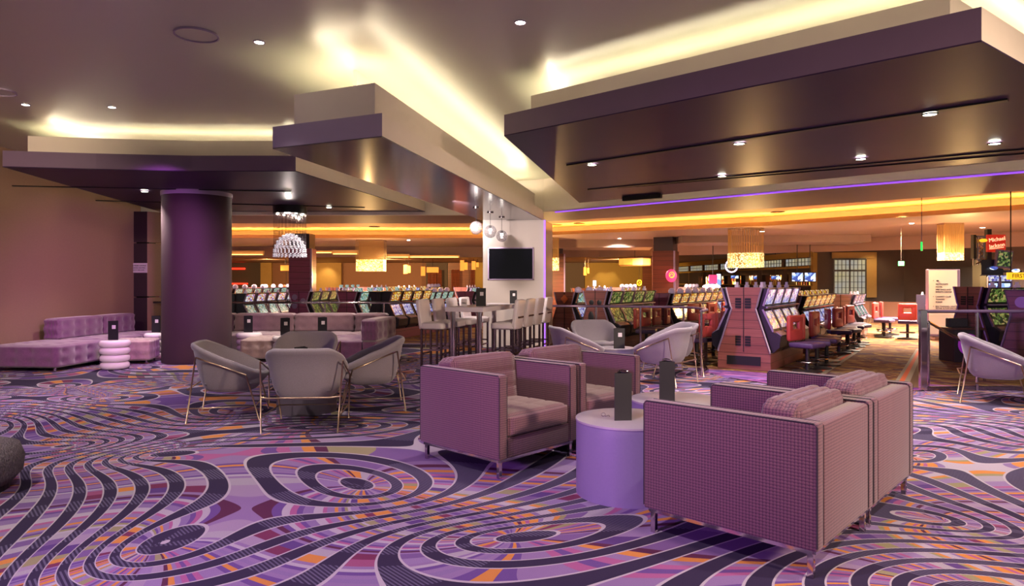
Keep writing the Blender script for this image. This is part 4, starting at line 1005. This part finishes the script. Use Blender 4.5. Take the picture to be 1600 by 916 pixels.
# ------------------------------------------------------------------ menus
def make_menu(h=.33, w_=.12, mark=False):
    t = thing('menu_card', 'x', 'menu')
    n = 3; bm = BM()
    for k in range(n):
        a0 = 2*PI*k/n+.2; a1 = 2*PI*(k+1)/n+.2; r = w_/math.sqrt(3)
        a = Vector((r*math.cos(a0), r*math.sin(a0))); b = Vector((r*math.cos(a1), r*math.sin(a1))); m_ = (a+b)/2; d = b-a
        box(bm, (m_.x, m_.y, h/2), (d.length, .004, h), math.atan2(d.y, d.x))
    bmesh.ops.rotate(bm, cent=(0, 0, 0), matrix=Matrix.Rotation(-PI/2-PI/3-.2, 3, 'Z'), verts=bm.verts)
    obj('cover', bm, M['menu'], t)
    yf = -w_/math.sqrt(3)/2-.003
    if mark:
        bm = BM(); box(bm, (.012, yf, h*.68), (w_*.36, .004, h*.2)); obj('white_label', bm, M['menu_mark'], t)
    else:
        bm = BM(); tube(bm, [(-.03, 0, h+.012), (0, .01, h+.02), (.035, 0, h+.010), (.05, 0, h+.004)], .004, 5); tube(bm, [(0, .01, h+.02), (0, .01, h-.01)], .003, 5); obj('wire_clip', bm, M['chrome'], t)
    return t
mn = make_menu(); mn.location = (.772, 4.72, .53); mn.rotation_euler = (0, 0, .08); mn['label'] = 'tall black folded menu standing on the nearest purple drum table'
dup(mn, (1.24, 5.40, .53), -.05, 'tall dark menu on the hidden drum table behind the foreground armchair')
mk = make_menu(.30, .16, True)
first = [True]
def menu(x, y, z, lb, s=1.0, rz=0):
    if first[0]: first[0] = False; mk.location = (x, y, z); mk.rotation_euler = (0, 0, rz); mk['label'] = lb; mk.scale = (s, s, s)
    else: dup(mk, (x, y, z), rz, lb, None, (s, s, s))
menu(-2.42, 7.75, .46, 'black menu with white label between the four grey tub chairs', .95)
menu(1.66, 10.45, .46, 'black menu with white label between the tub chairs right of the television wall', 1.05)
# small crystal holder on near table
bm = BM(); tube(bm, [(.655+.015*math.cos(a), 4.82, .545+.012*math.sin(a)) for a in [i*PI/6 for i in range(12)]], .0025, 5, closed=True); tube(bm, [(.67, 4.82, .5325), (.69, 4.80, .545), (.70, 4.81, .5325)], .003, 5)
tag(obj('wire_table_clip', bm, M['chrome']), 'tiny silver wire clip lying beside the tall menu on the purple drum table', 'clip')

# ------------------------------------------------------------------ tub chairs
def make_tub():
    t = thing('tub_chair', 'x', 'armchair')     # front = -Y
    n = 56; hw, hd = .375, .36
    def plan(a, s):
        c, s_ = math.cos(a), math.sin(a); e = 2/2.9
        return (math.copysign(abs(c)**e, c)*hw*s, math.copysign(abs(s_)**e, s_)*hd*s)
    def hh(y):     # rim height from front (-) to back (+)
        k = (y+hd)/(2*hd); k = max(0, min(1, k/.93)); return .475+(.80-.475)*k
    rings = [(.0, .295, 0), (.55, .295, 0), (.70, .31, 0), (.80, .35, 0), (.88, .42, 0), (.955, None, .12), (.99, None, .05), (1.03, None, .03), (1.055, None, .0), (1.035, None, -.028), (.985, None, -.036), (.93, None, -.012), (.89, None, .03), (.86, None, .10), (.80, .40, 0), (.5, .39, 0), (0, .39, 0)]
    bm = BM(); R = []
    for s, z, dz in rings:
        if s == 0: R.append([bm.verts.new((0, 0, z))]); continue
        ring = []
        for i in range(n):
            a = 2*PI*i/n; x, y = plan(a, s); y0 = plan(a, 1)[1]
            zz = z if z is not None else max(hh(y0)-dz, .41 if s > .9 else .405)
            if dz == .12: zz = .42+(hh(y0)-.05-.42)*.55
            lean = (zz-.42)*.16 if zz > .42 else 0
            ring.append(bm.verts.new((x*(1+lean*.3), y+(lean*.55 if y > 0 else 0), zz)))
        R.append(ring)
    for A, B in zip(R, R[1:]):
        for k in range(n):
            k2 = (k+1) % n
            if len(A) == 1: bm.faces.new((A[0], B[k2], B[k]))
            elif len(B) == 1: bm.faces.new((A[k], A[k2], B[0]))
            else: bm.faces.new((A[k], A[k2], B[k2], B[k]))
    bmesh.ops.recalc_face_normals(bm, faces=bm.faces[:])
    obj('shell', bm, M['tub'], t, smooth='all')
    bm = BM(); quilt(bm, (.54, .55, .09), (0, -.03, .425), puff=.02, cuts=8); obj('seat_cushion', bm, M['tub'], t, smooth='all')
    fr = .0085
    for sx in (-1, 1):
        bm = BM(); tube(bm, [(sx*.405, .30, .70), (sx*.37, .40, 0)], fr, 8); obj('leg', bm, M['gold'], t, smooth='all')
        bm = BM(); tube(bm, [(sx*.395, -.20, .50), (sx*.36, -.33, 0)], fr, 8); obj('leg', bm, M['gold'], t, smooth='all')
        bm = BM(); tube(bm, [(sx*.405, .30, .70), (sx*.395, -.20, .50)], fr, 8); obj('side_rod', bm, M['gold'], t, smooth='all')
        bm = BM(); tube(bm, [(sx*.38, .365, .16), (sx*.372, -.29, .16)], fr*.8, 8); obj('lower_rod', bm, M['gold'], t, smooth='all')
    bm = BM(); tube(bm, [(-.388, .345, .35), (-.30, .405, .35), (.30, .405, .35), (.388, .345, .35)], fr, 8); obj('rear_rod', bm, M['gold'], t, smooth='all')
    bm = BM(); tube(bm, [(-.372, -.29, .16), (.372, -.29, .16)], fr*.8, 8); obj('cross_rod', bm, M['gold'], t, smooth='all')
    return t
tb = make_tub(); g_ = 'grey tub chairs on thin metal frames'
def face(fx, fy): return math.atan2(fy, fx)+PI/2
def tubc(x, y, fx, fy, lb, first=False):
    if first: tb.location = (x, y, 0); tb.rotation_euler = (0, 0, face(fx, fy)); tb['label'] = lb; tb['group'] = g_
    else: dup(tb, (x, y, 0), face(fx, fy), lb, g_)
tubc(-3.12, 7.52, 1, .22, 'grey tub chair seen side on, between the round column and the drum table', True)
tubc(-2.13, 7.03, -.08, 1, 'grey tub chair seen from behind, nearest the viewer')
tubc(-1.70, 8.02, -1, -.24, 'grey tub chair seen side on, facing left toward the drum table')
tubc(-2.66, 8.62, .1, -1, 'grey tub chair facing the viewer across the drum table')
tubc(.98, 10.1, 1, .22, 'grey tub chair facing right, just right of the television wall')
tubc(1.42, 11.35, .2, -1, 'grey tub chair facing the viewer behind the small drum table')
tubc(2.22, 9.95, -.75, .6, 'grey tub chair seen from behind near the curved railing end')
tubc(2.55, 10.85, -1, -.2, 'grey tub chair mostly hidden by the one near the curved railing')
tubc(6.08, 8.42, .82, -.5, 'grey tub chair alone before the far right glass railing')

# ------------------------------------------------------------------ sectional sofa (modules)
def module(lb, x, y, rz, w_, d_, seat_m, back=True, back_m=None, backw=None, tufts=3, h=.42, bh=.80, name='sofa_section', grp='tufted sofa sections', end=None):
    """local: x = width, front -Y, back +Y"""
    t = thing(name, lb, 'sofa' if 'sofa' in name else 'ottoman', (x, y, 0), rz, grp)
    bm = BM(); quilt(bm, (w_-.01, d_, h-.07), (0, 0, (h+.07)/2), (tufts+1, 2), .018, .034, 20, ('front', 'top', 'side')); obj('seat', bm, seat_m, t, smooth='all')
    if back:
        bm = BM(); quilt(bm, (w_-.01, .28, bh-h-.01), (0, 0, 0), (tufts+1, 2), .022, .034, 20, ('front', 'back', 'side'))
        bmesh.ops.transform(bm, matrix=Matrix.Translation((0, d_/2+.13, h+(bh-h)/2)), verts=bm.verts); obj('backrest', bm, back_m or seat_m, t, smooth='all')
        bm = BM(); quilt(bm, (w_-.01, .26, h-.08), (0, d_/2+.14, (h+.07)/2), (tufts, 1), .012, .02, 12, ('back',)); obj('rear_support', bm, back_m or seat_m, t, smooth='all')
    for sx in (-1, 1):
        for sy_ in (-1, 1):
            bm = BM(); cyl(bm, (sx*(w_/2-.08), sy_*(d_/2-.08), 0), .02, .085, 10); obj('foot', bm, M['chrome'], t)
    return t
V, VT, VD = M['velvet'], M['velvet_tan'], M['velvet_dark']
wa = math.atan2(13.6, 1.08)         # left wall direction
rzL = wa                            # front faces +x
module('backless tufted chaise section at the near end by the left wall', -8.10, 11.78, rzL, 1.25, 1.22, V, False, tufts=3)
module('tufted sofa section with backrest along the left wall, next to the chaise', -7.93, 13.0, rzL, 1.25, .86, V)
module('tufted sofa section in the corner by the dark panelled pillar', -7.83, 14.12, rzL, 1.0, .86, V)
xs = [-6.65, -5.35, -4.05, -3.05]; ws = [1.3, 1.3, 1.3, .7]
lb = ['tufted rear sofa section left of the round column', 'tufted rear sofa section behind the round column', 'tufted rear sofa section right of the round column', 'short tufted rear sofa section at the right corner']
for x, w_, l_ in zip(xs, ws, lb): module(l_, x, 14.05, 0, w_, .9, VT if x > -6 else VD)
module('purple tufted sofa section turned sideways with its back to the bar stools', -3.08, 12.85, -PI/2-.10+PI/2*0, 1.35, .85, V)
# ottomans
module('large beige tufted ottoman right of the round column', -4.62, 12.95, .12, .95, .95, M['ottoman'], False, name='tufted_ottoman', grp='beige ottomans')
module('beige tufted ottoman left of the round column', -7.02, 12.5, .25, .7, .7, M['ottoman'], False, name='tufted_ottoman', grp='beige ottomans')
bm = BM(); lathe(bm, [(0, .05), (.36, .05), (.42, .12), (.43, .22), (.40, .31), (.30, .345), (0, .35)], seg=48)
t = thing('round_pouf', 'dark grey shaggy round pouf cut off by the left frame edge', 'pouf', (-3.97, 4.75, 0))
mt = NT('shaggy grey'); nn = mt.noise(mt.vm('MULTIPLY', mt.coord(), (1, 1, .5)), 90, 3); mt.base(mt.mix(nn, lin('18141a'), lin('8a7c86'))); mt.set(Roughness=.9); mt.bump(nn, .9, .03)
obj('cushion', bm, mt.mat, t, smooth='all')
bm = BM(); lathe(bm, [(0, 0), (.34, 0), (.34, .055), (0, .055)], seg=32); obj('plinth', bm, M['black'], t)
# ring tables
def make_ring():
    t = thing('ring_side_table', 'x', 'side table')
    h = .5; k = 4; rr = h/k/2
    for i in range(k):
        bm = BM(); R = .19-.012*(k-1-i)/3*1.3
        prof = [(0, rr*2*i+.004)]+[(R+rr*.85*math.cos(a), rr*(2*i+1)+rr*.97*math.sin(a)) for a in [(-PI/2+j*PI/10) for j in range(11)]]+[(0, rr*2*(i+1)-.004)]
        lathe(bm, prof, seg=40); obj('ring', bm, M['ring'], t, smooth='all')
    return t
rg = make_ring(); g_ = 'white ring stack side tables'
rp = [((at(179.5, 11.55), 11.55), 'white stacked ring table before the left wall sofa'), ((at(246, 13.25), 13.25), 'white stacked ring table half hidden left of the round column'),
      ((-5.2, 13.3), 'white stacked ring table behind the large ottoman'), ((at(505, 12.75), 12.75), 'white stacked ring table left of the sideways purple sofa'), ((at(447, 12.5), 12.5), 'white stacked ring table hidden behind the centre tub chair')]
for i, ((x, y), l_) in enumerate(rp):
    if i == 0: rg.location = (x, y, 0); rg['label'] = l_; rg['group'] = g_
    else: dup(rg, (x, y, 0), 0, l_, g_)
    menu(x, y, .5, 'black menu with white label on the '+l_.replace('white stacked ', ''), 1.08)

# ------------------------------------------------------------------ bar table and stools
du = Vector((.316, .949)); nu = Vector((.949, -.316))
T0 = Vector((-1.13, 11.35)); tw, tl = .68, 2.25
t = thing('bar_height_table', 'long white bar height table on chrome legs before the television wall', 'table', (T0.x, T0.y, 0), math.atan2(nu.y, nu.x))
bm = BM(); box(bm, (tw/2, tl/2, 1.03), (tw, tl, .08), bev=.004); obj('table_top', bm, M['leather'], t)
for x in (.1, tw-.1):
    for y in (.1, tl-.1):
        bm = BM(); cyl(bm, (x, y, 0), .045, .99, 20); obj('leg', bm, M['chrome'], t, smooth=True)
def make_stool():
    t = thing('bar_stool', 'x', 'bar stool')       # front = -Y
    bm = BM(); quilt(bm, (.42, .44, .11), (0, 0, .73), puff=.01, cuts=6); obj('seat', bm, M['leather'], t, smooth='all')
    bm = BM(); quilt(bm, (.42, .07, .50), (0, 0, 0), puff=.01, cuts=6); bmesh.ops.transform(bm, matrix=Matrix.Translation((0, .225, .93)) @ Matrix.Rotation(-.14, 4, 'X'), verts=bm.verts); obj('backrest', bm, M['leather'], t, smooth='all')
    bm = BM(); box(bm, (0, .268, .88), (.30, .012, .03)); obj('back_handle', bm, M['dchrome'], t)
    for sx in (-1, 1):
        for sy_ in (-1, 1):
            bm = BM(); box(bm, (sx*.185, sy_*.185, .34), (.035, .035, .68), bev=.003); obj('leg', bm, M['dchrome'], t)
    bm = BM()
    for s_ in (-1, 1): box(bm, (0, s_*.185, .25), (.34, .02, .03)); box(bm, (s_*.185, 0, .32), (.02, .34, .03))
    obj('stretcher', bm, M['chrome'], t)
    return t
st = make_stool(); g_ = 'white bar stools at the long high table'; k = 0
for side, base, sgn in (('right', Vector((-.10, 11.78)), -1), ('left', Vector((-1.33, 11.75)), 1)):
    for i in range(4):
        p = base+Vector((.2, .6))*i; f = nu*sgn
        l_ = '%s white bar stool on the %s side of the long high table' % (ORD[i], side)
        if k == 0: st.location = (p.x, p.y, 0); st.rotation_euler = (0, 0, face(f.x, f.y)); st['label'] = l_; st['group'] = g_
        else: dup(st, (p.x, p.y, 0), face(f.x, f.y), l_, g_)
        k += 1
p = T0+nu*.42+du*.6; menu(p.x, p.y, 1.07, 'large black menu with white label on the near half of the bar height table', 1.05)
p = T0+nu*.5+du*2.0; menu(p.x+.05, p.y, 1.07, 'black menu with white label on the far half of the bar height table', .85)
p = T0+nu*.16+du*.45
t = thing('table_tent_card', 'small white folded card on the near end of the bar height table', 'card', (p.x, p.y, 1.07))
bm = BM(); extr(bm, [(.05, 0), (.052, 0), (.004, .125), (0, .125)], -.05, .05); extr(bm, [(.05, 0), (.052, 0), (.004, .125), (0, .125)], -.05, .05, fy=1); obj('folded_card', bm, M['menu_mark'], t)
text('lettering', 'MENU', .028, (0, -.04, .055), (PI/2-.35, 0, 0), M['ink'], t)
# television
t = thing('recessed_television', 'large dark television set in the glossy pale wall beyond the stools', 'television', (at(798, 15.28), 15.28, 1.905))
wd, hh_ = .99, .69
bm = BM(); box(bm, (0, 0, 0), (wd, .03, hh_)); obj('screen', bm, M['tvscreen'], t)
bm = BM()
for s_ in (-1, 1): box(bm, (s_*(wd/2+.012), -.005, 0), (.024, .045, hh_+.048)); box(bm, (0, -.005, s_*(hh_/2+.012)), (wd+.048, .045, .024))
obj('bezel', bm, M['lilac_trim'], t)
# globe pendants
def globe(px, d, py, r, lb):
    x = at(px, d); z = CH+(HZ-py)*d/FPX
    t = thing('globe_pendant', lb, 'pendant lamp', (x, d, z), 0, 'smoked glass globe pendants')
    bm = BM(); sphere(bm, (0, 0, 0), r, 32, 20); obj('glass_globe', bm, M['globe'], t, smooth='all')
    bm = BM(); sphere(bm, (0, -.0, .035), .035, 16, 10); obj('bulb', bm, M['bulb'], t, smooth='all')
    bm = BM(); cyl(bm, (0, 0, .06), .03, .05, 12); tube(bm, [(0, 0, .1), (0, 0, ZS-z)], .005, 6); obj('cord', bm, M['dkgrey'], t)
    bm = BM(); cyl(bm, (0, 0, ZS-z-.02), .065, .02, 24); obj('ceiling_rose', bm, M['dchrome'], t, smooth=True)
g = NT('smoked globe'); g.base(lin('b8b0b8')); g.set(Roughness=.03, Metallic=.5); g.b.inputs['Alpha'].default_value = .55; M['globe'] = g.mat
M['bulb'] = pbr('frosted bulb', 'ffffff', .5, emit='fff4e8', es=14)
globe(744, 12.7, 356, .125, 'smoked glass globe pendant nearest the viewer before the television wall')
globe(766, 13.6, 362, .13, 'middle smoked glass globe pendant before the television wall')
globe(784, 14.6, 369, .125, 'farthest smoked glass globe pendant, closest above the television')
# bead chandelier
d = 14.9; x = at(453, d)
t = thing('bead_chandelier', 'dome chandelier of clear glass beads hanging on fine wires under the canopy', 'chandelier', (x, d, 2.1))
bm = BM(); lathe(bm, [(0, 1.07-.17), (.36, 1.07-.17), (.36, 1.07), (0, 1.07)], seg=40); obj('ceiling_drum', bm, M['dkgrey'], t, smooth=True)
random.seed(3); bm = BM(); wr = BM(); sp = BM()
for ring in range(8):
    a = ring/7*PI/2*.98; rr = .345*math.cos(a); z = .46*math.sin(a); n_ = max(1, int(26*math.cos(a)))
    for i in range(n_):
        b = 2*PI*i/n_+ring*.2; px_, py_ = rr*math.cos(b), rr*math.sin(b)
        for k_ in range(2): sphere(bm, (px_, py_, z-k_*.042), .021, 8, 6)
        tube(wr, [(px_, py_, z), (px_, py_, .90)], .0014, 3)
obj('glass_bead', bm, M['bead'], t, smooth='all')['kind'] = 'stuff'
obj('wire', wr, M['chrome'], t)['kind'] = 'stuff'
for i in range(8):
    bm = BM(); cyl(bm, (.28*math.cos(i*PI/4), .28*math.sin(i*PI/4), .885), .025, .016, 10); obj('spot_lamp', bm, M['lamp'], t)
l = bpy.data.lights.new('chandelier', 'POINT'); l.energy = 25; l.color = NEUT; l.shadow_soft_size = .015
o = bpy.data.objects.new('chandelier_light', l); COL.objects.link(o); o.location = (x, d-.1, 2.1+.86)
